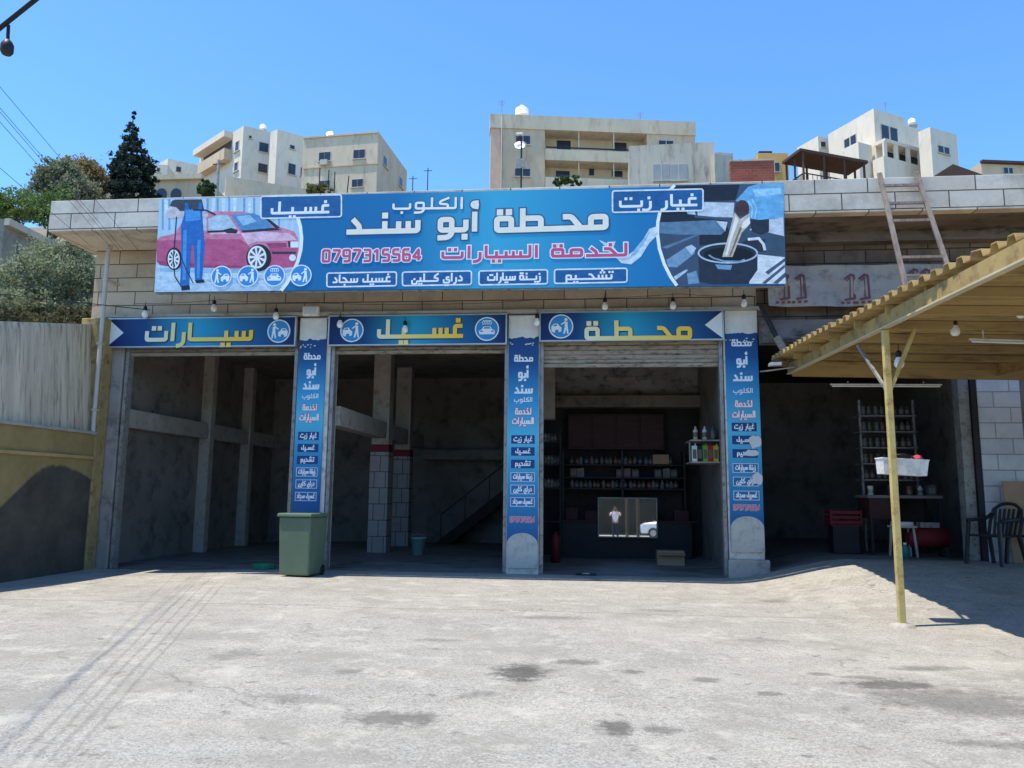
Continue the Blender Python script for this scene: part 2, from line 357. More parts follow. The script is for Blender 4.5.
# ------------------------------------------------------------------ ground
def ground_material():
    s = NT('worn_pale_asphalt'); co = s.coord()
    n1 = s.noise(co, .35, 6, .65); n2 = s.noise(co, 2.2, 8, .72); n3 = s.noise(co, 55, 3, .7); n4 = s.noise(co, 260, 2, .6)
    col = s.ramp(n1, [(.3, lin((163, 159, 151))), (.72, lin((186, 181, 170)))])
    n5 = s.noise(co, 21, 4, .75)
    col = s.mix(s.ramp(n2, [(.42, (0, 0, 0)), (.75, (.65, .65, .65))]), col, lin((150, 144, 133)))
    col = s.mix(.85, col, s.ramp(n3, [(.3, (.5, .5, .5)), (.48, (.95, .95, .95)), (.7, (1.35, 1.35, 1.35))]), 'MULTIPLY')
    col = s.mix(.62, col, s.ramp(n5, [(.32, (.6, .6, .6)), (.5, (1, 1, 1)), (.7, (1.25, 1.25, 1.25))]), 'MULTIPLY')
    col = s.mix(.6, col, s.ramp(n4, [(.35, (.7, .7, .7)), (.65, (1.2, 1.2, 1.2))]), 'MULTIPLY')
    # streaks of dust along x, faint
    mp = s.n('ShaderNodeMapping'); mp.inputs['Scale'].default_value = (.35, 1.6, 1); s.l(co, mp.inputs[0])
    st = s.noise(mp.outputs[0], 1.0, 6, .7)
    col = s.mix(s.ramp(st, [(.5, (0, 0, 0)), (.75, (.4, .4, .4))]), col, lin((196, 188, 170)))
    # small dark speckles of spilt oil
    vo = s.noise(co, 5.5, 2, .5)
    col = s.mix(s.ramp(vo, [(.64, (0, 0, 0)), (.74, (.6, .6, .6))]), col, lin((100, 96, 90)))
    sep = s.n('ShaderNodeSeparateXYZ'); s.l(co, sep.inputs[0])
    wob = s.math('MULTIPLY', s.math('SUBTRACT', s.noise(co, 6.5, 7, .8), .5), 3.4)
    wob2 = s.math('MULTIPLY', s.math('SUBTRACT', s.noise(co, 1.1, 3, .6), .5), .25)
    total = None
    def spot(px, py, rx, ry, rot=0, k=.8, wv=None, soft=.35):
        nonlocal total
        p = atz(px, py)
        dx = s.math('SUBTRACT', sep.outputs[0], p.x); dy = s.math('SUBTRACT', sep.outputs[1], p.y)
        c, sn = math.cos(rot), math.sin(rot)
        u = s.math('DIVIDE', s.math('ADD', s.math('MULTIPLY', dx, c), s.math('MULTIPLY', dy, sn)), rx)
        v = s.math('DIVIDE', s.math('SUBTRACT', s.math('MULTIPLY', dy, c), s.math('MULTIPLY', dx, sn)), ry)
        d = s.math('SQRT', s.math('ADD', s.math('MULTIPLY', u, u), s.math('MULTIPLY', v, v)))
        d = s.math('ADD', d, wob if wv is None else wv)
        mr = s.n('ShaderNodeMapRange'); mr.inputs[1].default_value = 1+soft; mr.inputs[2].default_value = 1-soft
        mr.inputs[3].default_value = 0; mr.inputs[4].default_value = k; s.l(d, mr.inputs[0])
        total = mr.outputs[0] if total is None else s.math('MAXIMUM', total, mr.outputs[0])
    for a in ((522, 673, .22, .32, 0, .85), (392, 718, .32, .16, .1, .65), (577, 662, .2, .12, 0, .55), (615, 728, .13, .14, 0, .75),
              (893, 685, .38, .17, .2, .75), (955, 700, .6, .35, .1, .5), (985, 707, .5, .3, .2, .5), (775, 602, .2, .14, 0, .35), (236, 655, .2, .3, 0, .35),
              (300, 700, .35, .12, -.2, .4), (705, 680, .13, .1, 0, .6), (632, 672, .1, .07, 0, .6), (657, 730, .12, .09, 0, .55), (770, 694, .1, .07, 0, .55),
              (820, 674, .1, .06, 0, .5), (866, 678, .18, .07, 0, .5), (930, 668, .35, .1, .2, .45), (1000, 745, .3, .08, 0, .5), (350, 672, .12, .1, 0, .4),
              (440, 640, .25, .08, 0, .35), (660, 610, .4, .1, 0, .35), (548, 618, .5, .12, 0, .35), (760, 640, .3, .1, 0, .3), (480, 695, .16, .08, .5, .4)):
        spot(*a)
    # wire shadows painted in as thin lines, from bottom left to the first bay
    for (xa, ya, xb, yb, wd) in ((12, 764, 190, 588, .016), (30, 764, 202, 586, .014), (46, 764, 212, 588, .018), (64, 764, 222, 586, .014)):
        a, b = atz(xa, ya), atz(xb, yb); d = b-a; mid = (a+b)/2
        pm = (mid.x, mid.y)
        def wire_shadow(pm=pm, d=d, wd=wd):
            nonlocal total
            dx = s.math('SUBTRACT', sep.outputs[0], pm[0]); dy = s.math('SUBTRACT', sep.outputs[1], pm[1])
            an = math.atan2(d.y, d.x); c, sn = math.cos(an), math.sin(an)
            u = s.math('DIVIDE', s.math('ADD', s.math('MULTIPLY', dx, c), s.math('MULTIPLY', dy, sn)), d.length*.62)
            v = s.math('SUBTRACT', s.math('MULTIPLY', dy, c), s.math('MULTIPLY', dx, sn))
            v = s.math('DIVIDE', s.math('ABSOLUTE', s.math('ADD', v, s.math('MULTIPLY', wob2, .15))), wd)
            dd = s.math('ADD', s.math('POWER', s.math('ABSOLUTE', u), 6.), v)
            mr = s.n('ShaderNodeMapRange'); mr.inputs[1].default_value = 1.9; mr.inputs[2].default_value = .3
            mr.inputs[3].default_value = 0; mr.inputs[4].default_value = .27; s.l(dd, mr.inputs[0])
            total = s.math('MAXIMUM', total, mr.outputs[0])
        wire_shadow()
    # concrete pour joint and a few hairline cracks
    dj = s.math('ABSOLUTE', s.math('ADD', s.math('ADD', sep.outputs[1], 4.75), s.math('MULTIPLY', wob2, .5)))
    mj = s.n('ShaderNodeMapRange'); mj.inputs[1].default_value = .035; mj.inputs[2].default_value = .008; mj.inputs[3].default_value = 0; mj.inputs[4].default_value = .55; s.l(dj, mj.inputs[0])
    joint = s.math('MULTIPLY', mj.outputs[0], s.math('GREATER_THAN', 3., sep.outputs[0]))
    vd = s.n('ShaderNodeTexVoronoi', feature='DISTANCE_TO_EDGE'); vd.inputs['Scale'].default_value = .32
    wv = s.n('ShaderNodeTexNoise'); s.l(co, wv.inputs['Vector']); wv.inputs['Scale'].default_value = 1.3; wv.inputs['Detail'].default_value = 6
    av = s.n('ShaderNodeVectorMath', operation='MULTIPLY_ADD'); s.l(wv.outputs['Color'], av.inputs[0]); av.inputs[1].default_value = (.9, .9, 0); s.l(co, av.inputs[2]); s.l(av.outputs[0], vd.inputs['Vector'])
    mc = s.n('ShaderNodeMapRange'); mc.inputs[1].default_value = .006; mc.inputs[2].default_value = .001; mc.inputs[3].default_value = 0; mc.inputs[4].default_value = .6; s.l(vd.outputs['Distance'], mc.inputs[0])
    crack = s.math('MULTIPLY', mc.outputs[0], s.ramp(n1, [(.5, (0, 0, 0)), (.56, (1, 1, 1))]))
    crack = s.math('MULTIPLY', crack, .6)
    total = s.math('MAXIMUM', total, s.math('MAXIMUM', s.math('MULTIPLY', joint, .7), crack))
    # broad worn patches, lighter and darker
    wp = s.noise(co, .8, 7, .75)
    col = s.mix(s.ramp(wp, [(.52, (0, 0, 0)), (.6, (.6, .6, .6))]), col, lin((148, 144, 134)))
    wp2 = s.noise(co, 1.7, 8, .8)
    col = s.mix(s.ramp(wp2, [(.53, (0, 0, 0)), (.62, (.6, .6, .6))]), col, lin((198, 192, 179)))
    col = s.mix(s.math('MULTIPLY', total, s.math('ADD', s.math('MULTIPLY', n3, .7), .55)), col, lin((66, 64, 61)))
    s.l(col, s.b.inputs['Base Color']); s.b.inputs['Roughness'].default_value = .92; s.b.inputs['Specular IOR Level'].default_value = .15
    h = s.math('ADD', s.math('MULTIPLY', n3, .8), s.math('ADD', s.math('MULTIPLY', n4, .5), s.math('MULTIPLY', n2, 1.4)))
    s.bump(h, .75, .022)
    return s.m
def build_ground():
    def axis(lo, hi, a, b, fine, coarse):
        v = []; x = lo
        while x < hi-1e-6:
            v.append(x); x += fine if a <= x < b else coarse
        v.append(hi); return v
    xs = axis(-120, 120, -13, 16, .25, 4); ys = axis(-120, 9.9, -17, 9.9, .25, 4)
    mb = MB(); nx = len(xs)
    mb.v = [(x, y, gz(x, y)) for y in ys for x in xs]
    for j in range(len(ys)-1):
        for i in range(nx-1):
            mb.smooth.add(len(mb.f)); mb.f.append((j*nx+i, j*nx+i+1, (j+1)*nx+i+1, (j+1)*nx+i))
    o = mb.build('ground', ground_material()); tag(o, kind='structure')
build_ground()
def build_floor():
    mb = MB(); xs = [-10.5+.25*i for i in range(78)]; ys = [.0+.1*i for i in range(10)]+[1+1*i for i in range(9)]
    for y in ys:
        for x in xs: mb.v.append((x, y, gz(x, max(y, -.49))+.006))
    n = len(xs)
    for j in range(len(ys)-1):
        for i in range(n-1): mb.f.append((j*n+i, j*n+i+1, (j+1)*n+i+1, (j+1)*n+i))
    tag(mb.build('floor', mat('dark_floor_concrete', lin((124, 121, 116)), .6, .4, 1.1, .3, 30, dirt=lin((52, 51, 51)), stretch=(.5, 1, 1))), kind='structure')  # concrete toned darker than the forecourt, with near-black blotches
build_floor()

# ------------------------------------------------------------------ hillside behind
def hz(x, y):
    if y < 10: z = 4.3+.13*(y+1)
    elif y < 25: z = 5.73+.56*(y-10)
    else: z = 14.1+.4*(y-25)
    return z+.25*noise.noise(Vector((x*.15, y*.15, 3)))
def build_hill():
    mb = MB(); xs = [-140+4*i for i in range(32)]+[-11.6, -10.75]+[-8+4*i for i in range(38)]
    ys = [-12+2*i for i in range(11)]+[10.2]+[14+4*i for i in range(28)]
    idx = {}
    for j, y in enumerate(ys):
        for i, x in enumerate(xs): idx[i, j] = len(mb.v); mb.v.append((x, y, hz(x, y)))
    for j in range(len(ys)-1):
        for i in range(len(xs)-1):
            if ys[j] < 10 and xs[i+1] > -10.7: continue
            mb.f.append((idx[i, j], idx[i+1, j], idx[i+1, j+1], idx[i, j+1])); mb.smooth.add(len(mb.f)-1)
    o = mb.build('hillside', mat('dry_hillside_soil', (.2, .165, .115), .95, .35, .3, .5, 4, dirt=(.07, .085, .04))); tag(o, kind='structure')
build_hill()

# ------------------------------------------------------------------ the workshop building
XL, XR = -10.75, 14.0
P1, P2, P3 = (-6.03, -5.34), (-1.58, -.93), (2.76, 3.43)
b = thing('workshop_building', 'long tan stone car wash building with open bays and a jutting flat roof', 'building')
def part(name, m, *boxes, bevel=0.):
    mb = MB()
    for bx in boxes: mb.box(*bx)
    return mb.build(name, M[m] if isinstance(m, str) else m, b, bevel=bevel)
part('roof_slab', 'soffit', (-10.86, XR, -1.1, 9.8, 6.8, 7.36))
part('cornice', 'stone_grey', (-10.93, XR, -1.33, -1.103, 6.785, 7.44), bevel=.012)
part('cornice', 'stone_grey_side', (-10.93, -10.863, -1.1, 9.8, 6.785, 7.435))
part('facade_wall', 'stone_tan', (-10.75, 3.43, 0, .3, 5.24, 6.797))
part('side_wall', 'stone_tan_side', (-10.75, -10.553, .303, 9.6, 0, 6.797))
part('ledge', 'concrete', (-10.4, 3.5, -.16, -.003, 5.25, 5.31))
part('facade_wall', 'block_soot', (3.433, XR, 0, .3, 4.75, 6.797))
part('ledge', 'concrete_soot', (3.45, XR, -.25, -.003, 6.58, 6.79))
part('soffit', 'concrete_soot', (3.44, XR, -1.095, -.255, 6.772, 6.797))
part('lintel', 'concrete_soot', (3.45, XR, -.3, -.003, 4.55, 5.0))
part('back_wall', 'plaster', (-10.55, XR, 9.3, 9.6, -.3, 6.797))
part('ceiling', 'plaster', (-10.55, 3.43, .303, 9.297, 5.3, 5.45))
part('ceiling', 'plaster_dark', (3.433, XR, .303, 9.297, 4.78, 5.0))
# piers
for (a, c) in (P1, P2, P3): part('pillar', 'pier_paint', (a, c, 0, .55, -.3, 5.237), bevel=.02)
part('pillar', 'pier_grey', (-10.75, -9.93, .003, .4, -.4, 5.237), bevel=.02)
part('inner_wall', 'plaster', (-10.55, -10.4, .403, 9.297, -.4, 5.297))
# columns of the left wall and the open row behind the first pillar
for y in (4.4, 6.9): part('interior_column', 'column', (-10.397, -10.1, y, y+.26, -.3, 5.297), bevel=.015)
part('interior_beam', 'column', (-10.397, -10.15, .42, 9.2, 2.95, 3.36))
for y in (4.5, 7.0):
    part('interior_column', 'column', (-5.66, -5.2, y, y+.42, 2.82, 5.297), bevel=.015)
    part('interior_column', 'tile', (-5.68, -5.18, y-.02, y+.44, -.3, 2.62), bevel=.01)
    part('interior_column', 'red_paint', (-5.67, -5.19, y-.01, y+.43, 2.623, 2.817))
part('interior_beam', 'column', (-5.6, -5.26, .56, 9.2, 2.98, 3.4))
part('interior_beam', 'plaster', (-5.15, -1.2, 8.6, 9.1, 2.6, 2.9))
# partition between second and third bay, inner room of third bay
part('inner_wall', 'plaster', (-1.35, -1.1, .553, 9.297, -.3, 5.297))
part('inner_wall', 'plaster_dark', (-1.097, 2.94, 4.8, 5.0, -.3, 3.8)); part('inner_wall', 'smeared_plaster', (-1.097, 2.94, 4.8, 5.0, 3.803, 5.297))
part('inner_wall', 'plaster', (2.95, 3.2, .553, 9.297, -.3, 5.297))
part('interior_beam', 'plaster', (-1.097, 2.94, 4.4, 4.797, 3.8, 4.1))
part('interior_column', 'column', (-1.09, -.75, 3.4, 3.8, 3.4, 5.297))
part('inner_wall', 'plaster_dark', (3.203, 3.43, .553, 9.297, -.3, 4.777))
part('inner_wall', 'plaster', (8.35, 8.6, .303, 9.297, -.3, 4.777))
part('inner_wall', 'plaster', (3.433, 8.347, 7.0, 7.2, -.3, 4.777))
part('pillar', 'white_block', (7.52, 8.3, -.02, .5, -.2, 4.747), bevel=.015)
part('pillar', 'white_block', (10.4, XR, -.02, .5, -.2, 4.747), bevel=.015)
part('door_jamb', 'grey_metal', (7.2, 7.4, .05, .3, .3, 4.747), bevel=.01)
part('door_jamb', 'black_metal', (7.41, 7.515, .0, .28, .3, 4.747))
# stairs in the second bay
mb = MB()
for k in range(11): mb.box(-4.4+k*.27, -4.1+k*.27, 8.1, 9.2, .0+k*.21, .2+k*.21)
mb.bar((-4.5, 8.05, -.1), (-1.4, 8.05, 2.35), .06, .3)
mb.build('stair', M['plaster_dark'], b)
mb = MB(); mb.bar((-4.4, 8.0, .9), (-1.45, 8.0, 3.25), .05); [mb.bar((-4.4+k*.74, 8.0, .1+k*.58), (-4.4+k*.74, 8.0, .9+k*.58), .03) for k in range(5)]
mb.build('handrail', M['black_metal'], b)
# roller shutters
def shutter(x0, x1, z0, z1):
    mb = MB(); n = max(1, round((z1-z0)/.1))
    for k in range(n):
        a = z0+(z1-z0)*k/n; c = z0+(z1-z0)*(k+1)/n
        pts = [(.03, a), (0, a+(c-a)*.3), (0, a+(c-a)*.75), (.03, c), (.06, c), (.06, a)]
        vs = [(x0, .12+p[0], p[1]) for p in pts]+[(x1, .12+p[0], p[1]) for p in pts]
        mb.add(vs, [(i, (i+1) % 6, 6+(i+1) % 6, 6+i) for i in range(6)]+[(0, 1, 2, 3, 4, 5), (11, 10, 9, 8, 7, 6)])
    s_ = mb.build('roller_shutter', M['shutter'], b)
    mb = MB().box(x0, x1, .1, .19, z0-.075, z0-.004); mb.build('bottom_rail', M['shutter'], s_, bevel=.008)
    return s_
shutter(-9.9, -6.06, 4.52, 4.8); shutter(-5.3, -1.61, 4.53, 4.8); shutter(-.9, 2.74, 4.22, 4.8)
for x in (-9.89, -6.12, -5.32, -1.65, -.92, 2.67):
    MB().box(x, x+.07, .03, .22, gz(x, 0), 4.79).build('shutter_guide', M['grey_metal'], b)
# soot-stained step below the third pillar
MB().box(2.72, 3.5, -.12, -.003, -.1, .36).build('step', M['concrete'], b, bevel=.03)
# drain pipe
mb = MB(); mb.tube([(-10.2, -.42, 2.7), (-10.2, -.42, 6.6), (-10.2, -.4, 6.68), (-10.2, -.34, 6.78)], .045, 12)
for z in (3.2, 4.6, 6.0): mb.box(-10.25, -10.15, -.47, -.005 if z > 5.3 else -.36, z, z+.04)
mb.build('downpipe', mat('pale_pipe', lin((186, 180, 170)), .5, .1, 3, .1), b)

# ------------------------------------------------------------------ retaining wall at the left
def wavy():
    s = NT('mustard_and_grey_render'); co = s.coord(); sep = s.n('ShaderNodeSeparateXYZ'); s.l(co, sep.inputs[0])
    n = s.noise(co, 1.5, 6, .7); n2 = s.noise(co, 7, 4, .7)
    top = s.ramp(n, [(.3, lin((136, 118, 78))), (.7, lin((164, 144, 98)))])
    low = s.ramp(n, [(.3, lin((66, 63, 58))), (.7, lin((96, 91, 82)))])
    # boundary of the two paints: a hump, lower toward the street
    y = sep.outputs[1]
    f = s.math('ADD', s.math('MULTIPLY', s.math('COSINE', s.math('ADD', s.math('MULTIPLY', s.math('MAXIMUM', s.math('SUBTRACT', y, 2.52), 0.), .95), s.math('MULTIPLY', s.math('MINIMUM', s.math('SUBTRACT', y, 2.52), 0.), 1.7))), .48), 1.55)
    f = s.math('ADD', f, s.math('MULTIPLY', s.math('SUBTRACT', n2, .5), .12))
    mr = s.n('ShaderNodeMapRange'); mr.inputs[1].default_value = -.03; mr.inputs[2].default_value = .03
    s.l(s.math('SUBTRACT', sep.outputs[2], f), mr.inputs[0])
    s.l(s.mix(mr.outputs[0], low, top), s.b.inputs['Base Color']); s.b.inputs['Roughness'].default_value = .9
    s.b.inputs['Specular IOR Level'].default_value = .15
    s.bump(s.noise(co, 20, 4), .4, .02); return s.m
t = thing('retaining_wall', 'streaked grey concrete retaining wall over a mustard painted lower wall', 'wall', (-10.4, -4, 0))
mb = MB(); ys = (-9.0, -.35)
def slab(x0b, x0t, th, y0, y1, z0, zt0, zt1):
    vs = [(x0b, y0, z0), (x0b-th, y0, z0), (x0b-th, y1, z0), (x0b, y1, z0), (x0t, y0, zt0), (x0b-th, y0, zt0), (x0b-th, y1, zt1), (x0t, y1, zt1)]
    mb.add(vs, [(0, 3, 7, 4), (4, 7, 6, 5), (0, 4, 5, 1), (3, 2, 6, 7), (1, 5, 6, 2), (0, 1, 2, 3)])
slab(-10.3, -10.48, .5, -9, -.353, 2.7, 3.35, 5.06); mb.build('upper_wall', M['streak'], t)
mb = MB(); mb.box(-10.7, -10.2, -9, -.353, -.4, 2.70); mb.build('lower_wall', wavy(), t)
mb = MB(); mb.box(-10.28, -10.14, -9, -.353, 2.703, 2.76); mb.build('coping', M['concrete'], t, bevel=.01)
mb = MB(); mb.box(-10.199, -10.15, -9, -.353, 2.19, 2.25); mb.build('ledge', mat('pale_ledge', lin((176, 150, 100)), .85), t)
mb = MB(); mb.box(-10.72, -10.16, -.35, -.03, -.4, 5.2); mb.build('end_pier', mat('mustard_render', lin((158, 138, 92)), .9, .2, 1.5, .3, 20, dirt=lin((104, 82, 56))), t, bevel=.02)

# ------------------------------------------------------------------ billboard
SYB = -1.5
def S(px, py, Y=SYB): p = at(px, py, Y); return (p.x, p.z)
bb = thing('billboard', 'wide blue shop billboard with pink car and oil pictures hung on the roof edge', 'sign', (-2.4, SYB, 5.4))
c0, c1, c2, c3 = S(160, 199), S(154.5, 292), S(784.5, 285), S(783, 184)
def quad_solid(q, y0, y1):
    mb = MB(); a = [(p[0], y0, p[1]) for p in q]; d = [(p[0], y1, p[1]) for p in q]; n = len(q)
    mb.add(a+d, [tuple(range(n)), tuple(range(2*n-1, n-1, -1))]+[(i, n+i, n+(i+1) % n, (i+1) % n) for i in range(n)]); return mb
X0b, X1b = c1[0]+2.4, c2[0]+2.4
quad_solid([c0, c1, c2, c3], SYB+.04, SYB).build('panel', gradmat('billboard_print', [(0, lin((22, 98, 152))), (.4, lin((26, 114, 168))), (.56, lin((62, 168, 204))), (.78, lin((32, 124, 178))), (1, lin((20, 88, 144)))], 'x', X0b, X1b, dirt=.05), bb)
mb = MB()
for a, c in ((c0, c1), (c1, c2), (c2, c3), (c3, c0)): mb.bar((a[0], SYB+.08, a[1]), (c[0], SYB+.08, c[1]), .05, .05)
for px in (260, 370, 480, 590, 700):
    a, c = S(px, 199), S(px, 287); mb.bar((a[0], SYB+.085, a[1]), (c[0], SYB+.085, c[1]), .04)
for x in (-8, -5, -2, 1, 3.4): mb.bar((x, SYB+.1, 6.95), (x, -1.33, 6.95), .05); 
mb.build('frame', M['grey_metal'], bb)
# -- picture left: car being washed
L = lambda pts: [S(150+x/6.02, 190+y/6.02) for x, y in pts]
lay = [SYB-.0003]
_pi = {}
def photo_ink(c, rough=.5):
    if max(c)-min(c) < 16 and min(c) > 220: return ink(c, rough)
    if c not in _pi: _pi[c] = mat('print_photo_ink', lin(c), rough, .3, 5.5, 0, dirt=mul(lin(c), 1.25 if sum(c) < 450 else .8), stretch=(1, 1, 1.7))
    return _pi[c]
def pic(name, c, polys, conv, parent=bb, rough=.5, discs=(), ribs=(), join=False):
    lay[0] -= .00006; k = 0; out = []; mt = photo_ink(c, rough) if isinstance(c, tuple) else c
    todo = [('p', conv(p)) for p in polys]
    todo += [('p', conv([(x+rx*math.cos(2*math.pi*i/26), y+ry*math.sin(2*math.pi*i/26)) for i in range(26)])) for x, y, rx, ry in discs]
    todo += [('r', conv(p), wd) for p, wd in ribs]
    mb = MB()
    for q in todo:
        if not join: mb = MB()
        if q[0] == 'p': mb.flat(q[1], lay[0]-k*.00002)
        else: mb.ribbon(q[1], q[2], lay[0]-k*.00002)
        k += 1
        if not join: out.append(mb.build(name, mt, parent))
    lay[0] -= k*.00002
    return mb.build(name, mt, parent) if join else out[0]
curveL = [(822, 38), (850, 80), (885, 150), (905, 220), (913, 290), (908, 360), (890, 430), (860, 500), (825, 560), (790, 606)]
bgL = pic('car_wash_picture', mat('washed_garage_print', lin((176, 205, 226)), .5, .16, 2.4, 0, stretch=(3.2, 1, .3)), [[(58, 55)]+curveL+[(25, 615)]], L)
def pl(name, c, polys=(), discs=(), ribs=()): return pic(name, c, polys, L, bgL, discs=discs, ribs=ribs)
pl('printed_floor', (186, 212, 230), [[(38, 455), (878, 462), (860, 500), (825, 560), (790, 604), (26, 612)]])
pl('printed_floor', (150, 188, 216), [[(60, 470), (860, 478), (830, 500), (300, 500), (60, 490)], [(330, 540), (640, 520), (700, 540), (420, 580)]])
pl('printed_backdrop', (120, 164, 196), [[(x, 58-x*.02), (x+14, 58-x*.02), (x+12, 240), (x+2, 240)] for x in (70, 110, 340, 400, 470, 560, 620, 700, 770)])
pl('printed_backdrop', (206, 224, 238), [[(x, 56-x*.02), (x+22, 56-x*.02), (x+18, 150), (x+2, 150)] for x in (88, 370, 430, 500, 590, 660, 735)])
pl('printed_car', (208, 130, 158), [[(42, 300), (60, 282), (150, 262), (190, 200), (260, 150), (330, 136), (400, 128), (560, 130), (650, 150), (720, 185), (790, 226), (870, 250), (893, 300), (896, 360), (886, 420), (862, 466), (720, 476), (580, 476), (330, 468), (170, 472), (60, 452), (40, 430)]])
pl('printed_car', (184, 86, 126), [[(42, 305), (330, 296), (545, 296), (600, 340), (590, 470), (330, 466), (170, 470), (60, 450), (40, 430)], [(720, 345), (890, 350), (884, 420), (862, 464), (720, 474), (715, 420)]])
pl('printed_car', (226, 190, 208), [[(545, 262), (690, 250), (840, 262), (885, 300), (760, 308), (640, 310), (590, 330)], [(360, 250), (540, 246), (545, 262), (360, 268)], [(190, 212), (262, 152), (350, 138), (350, 150), (280, 170), (215, 240)]])
pl('printed_car', (160, 66, 108), [[(700, 320), (820, 318), (826, 345), (720, 350)], [(40, 425), (330, 452), (590, 455), (590, 470), (330, 468), (60, 452)]])
pl('printed_window', (178, 204, 220), [[(352, 244), (352, 172), (400, 152), (468, 150), (522, 226), (500, 240)], [(240, 240), (270, 178), (340, 160), (340, 246)]])
pl('printed_window', (86, 140, 186), [[(486, 148), (620, 140), (700, 172), (742, 232), (560, 252), (545, 240)]])
pl('printed_window', (150, 194, 222), [[(520, 160), (600, 150), (640, 190), (560, 215)]])
pl('printed_window', (40, 44, 54), [[(345, 246), (520, 238), (524, 250), (345, 258)], [(548, 244), (742, 228), (800, 240), (560, 256)], [(440, 240), (490, 228), (530, 244), (520, 262), (460, 260)], [(690, 170), (712, 170), (784, 228), (760, 234)]])
pl('printed_headlight', (232, 238, 244), [[(832, 312), (893, 310), (895, 346), (836, 346)]], discs=[(858, 408, 20, 20)])
pl('printed_headlight', (46, 50, 60), [[(830, 308), (846, 308), (846, 346), (834, 346)], [(730, 372), (880, 372), (878, 384), (740, 386)]])
pl('printed_wheel', (30, 32, 38), discs=[(655, 408, 76, 82), (146, 414, 48, 68)])
pl('printed_wheel', (232, 236, 240), discs=[(645, 404, 56, 68), (143, 416, 36, 58)])
for (x, y, rx, ry) in ((645, 404, 54, 66), (143, 416, 34, 56)):
    sp = []
    for k in range(9):
        a = 2*math.pi*k/9
        sp.append([(x+rx*.25*math.cos(a), y+ry*.25*math.sin(a)), (x+rx*.86*math.cos(a-.2), y+ry*.86*math.sin(a-.2)), (x+rx*.86*math.cos(a+.2), y+ry*.86*math.sin(a+.2))])
    pic('printed_spokes', (70, 74, 84), sp, L, bgL, join=True)
pl('printed_worker', (58, 66, 78), [[(132, 66), (150, 58), (312, 56), (326, 118), (300, 150), (210, 150), (168, 128), (116, 104)]])
pl('printed_worker', (202, 196, 200), [[(98, 132), (120, 98), (158, 104), (182, 128), (236, 126), (258, 146), (246, 168), (190, 164), (120, 172), (98, 156)], [(312, 130), (352, 146), (340, 172), (316, 160)]])
pl('printed_worker', (34, 104, 178), [[(186, 216), (206, 150), (212, 78), (228, 78), (236, 116), (290, 116), (296, 74), (312, 74), (318, 190), (330, 330), (312, 560), (272, 546), (262, 330), (250, 330), (236, 576), (180, 582), (190, 400)]])
pl('printed_worker', (70, 146, 212), [[(214, 120), (300, 118), (306, 180), (214, 190)], [(200, 240), (222, 240), (216, 540), (196, 545)], [(286, 300), (306, 300), (298, 530), (282, 530)]])
pl('printed_worker', (24, 34, 52), [[(188, 578), (238, 572), (242, 600), (190, 606)], [(270, 544), (322, 538), (332, 556), (280, 562)]], ribs=[([(160, 160), (150, 300), (140, 420), (150, 520), (185, 575)], .022), ([(260, 120), (340, 122), (395, 150)], .03), ([(186, 400), (215, 470), (260, 560)], .018)])
pic('picture_border', (238, 242, 246), [], L, ribs=[(curveL, .07)])
lay[0] = SYB-.0003
# -- picture right: oil poured into an engine
Rr_ = lambda pts: [S(640+x/6.4, 180+y/6.4) for x, y in pts]
curveR = [(222, 32), (172, 90), (132, 180), (114, 270), (112, 350), (124, 440), (156, 540), (196, 620), (236, 676)]
bgR = pic('oil_picture', mat('engine_bay_print', lin((62, 82, 104)), .5, .2, 3, 0), [curveR+[(934, 666), (920, 22)]], Rr_)
def pr(c, polys=(), discs=(), ribs=()): return pic('printed_engine', c, polys, Rr_, bgR, discs=discs, ribs=ribs)
pr((30, 38, 52), [[(215, 40), (640, 28), (610, 130), (360, 138), (190, 80)], [(140, 200), (340, 196), (350, 240), (560, 260), (540, 280), (130, 268)], [(380, 330), (560, 300), (600, 400), (380, 420)]])
pr((196, 208, 220), [[(360, 140), (604, 146), (596, 240), (470, 236), (370, 226)], [(486, 262), (560, 268), (545, 330)], [(760, 260), (918, 240), (922, 360), (820, 335), (700, 320)]])
pr((92, 124, 150), [[(128, 272), (480, 256), (540, 330), (520, 350), (250, 350), (128, 340)], [(140, 430), (360, 350), (384, 350), (170, 440)]])
pr((120, 154, 182), [[(168, 512), (306, 422), (350, 430), (350, 470), (236, 560), (180, 556)], [(300, 600), (360, 580), (380, 660), (310, 668)]])
pr((184, 204, 220), [[(290, 430), (330, 414), (360, 436), (330, 480)], [(215, 618), (300, 570), (306, 580), (228, 640)], [(296, 200), (350, 196), (356, 222), (306, 218)]])
pr((40, 48, 60), [[(700, 256), (826, 250), (826, 330), (770, 352), (716, 330)], [(620, 420), (700, 372), (800, 380), (800, 460), (700, 455)]])
pr((216, 226, 234), [[(752, 476), (926, 494), (932, 664), (700, 664), (690, 610), (752, 574)]], ribs=[([(690, 380), (760, 374), (790, 410), (800, 450)], .05)])
pr((70, 90, 112), [[(800, 590), (926, 500), (928, 520), (820, 606)], [(780, 660), (926, 540), (928, 560), (804, 664)], [(850, 660), (930, 590), (931, 620), (880, 664)]])
pr((36, 48, 64), [[(372, 460), (380, 650), (470, 668), (690, 664), (752, 576), (752, 480)]], discs=[(562, 468, 190, 64)])
pr((176, 196, 212), ribs=[([(562+188*math.cos(a*.2), 468+62*math.sin(a*.2)) for a in range(33)], .03)])
pr((16, 20, 28), discs=[(566, 478, 160, 48)])
pr((120, 160, 190), [[(480, 540), (590, 545), (580, 575), (500, 570)]], ribs=[([(440, 480), (470, 500), (540, 520), (640, 522), (670, 508)], .03)])
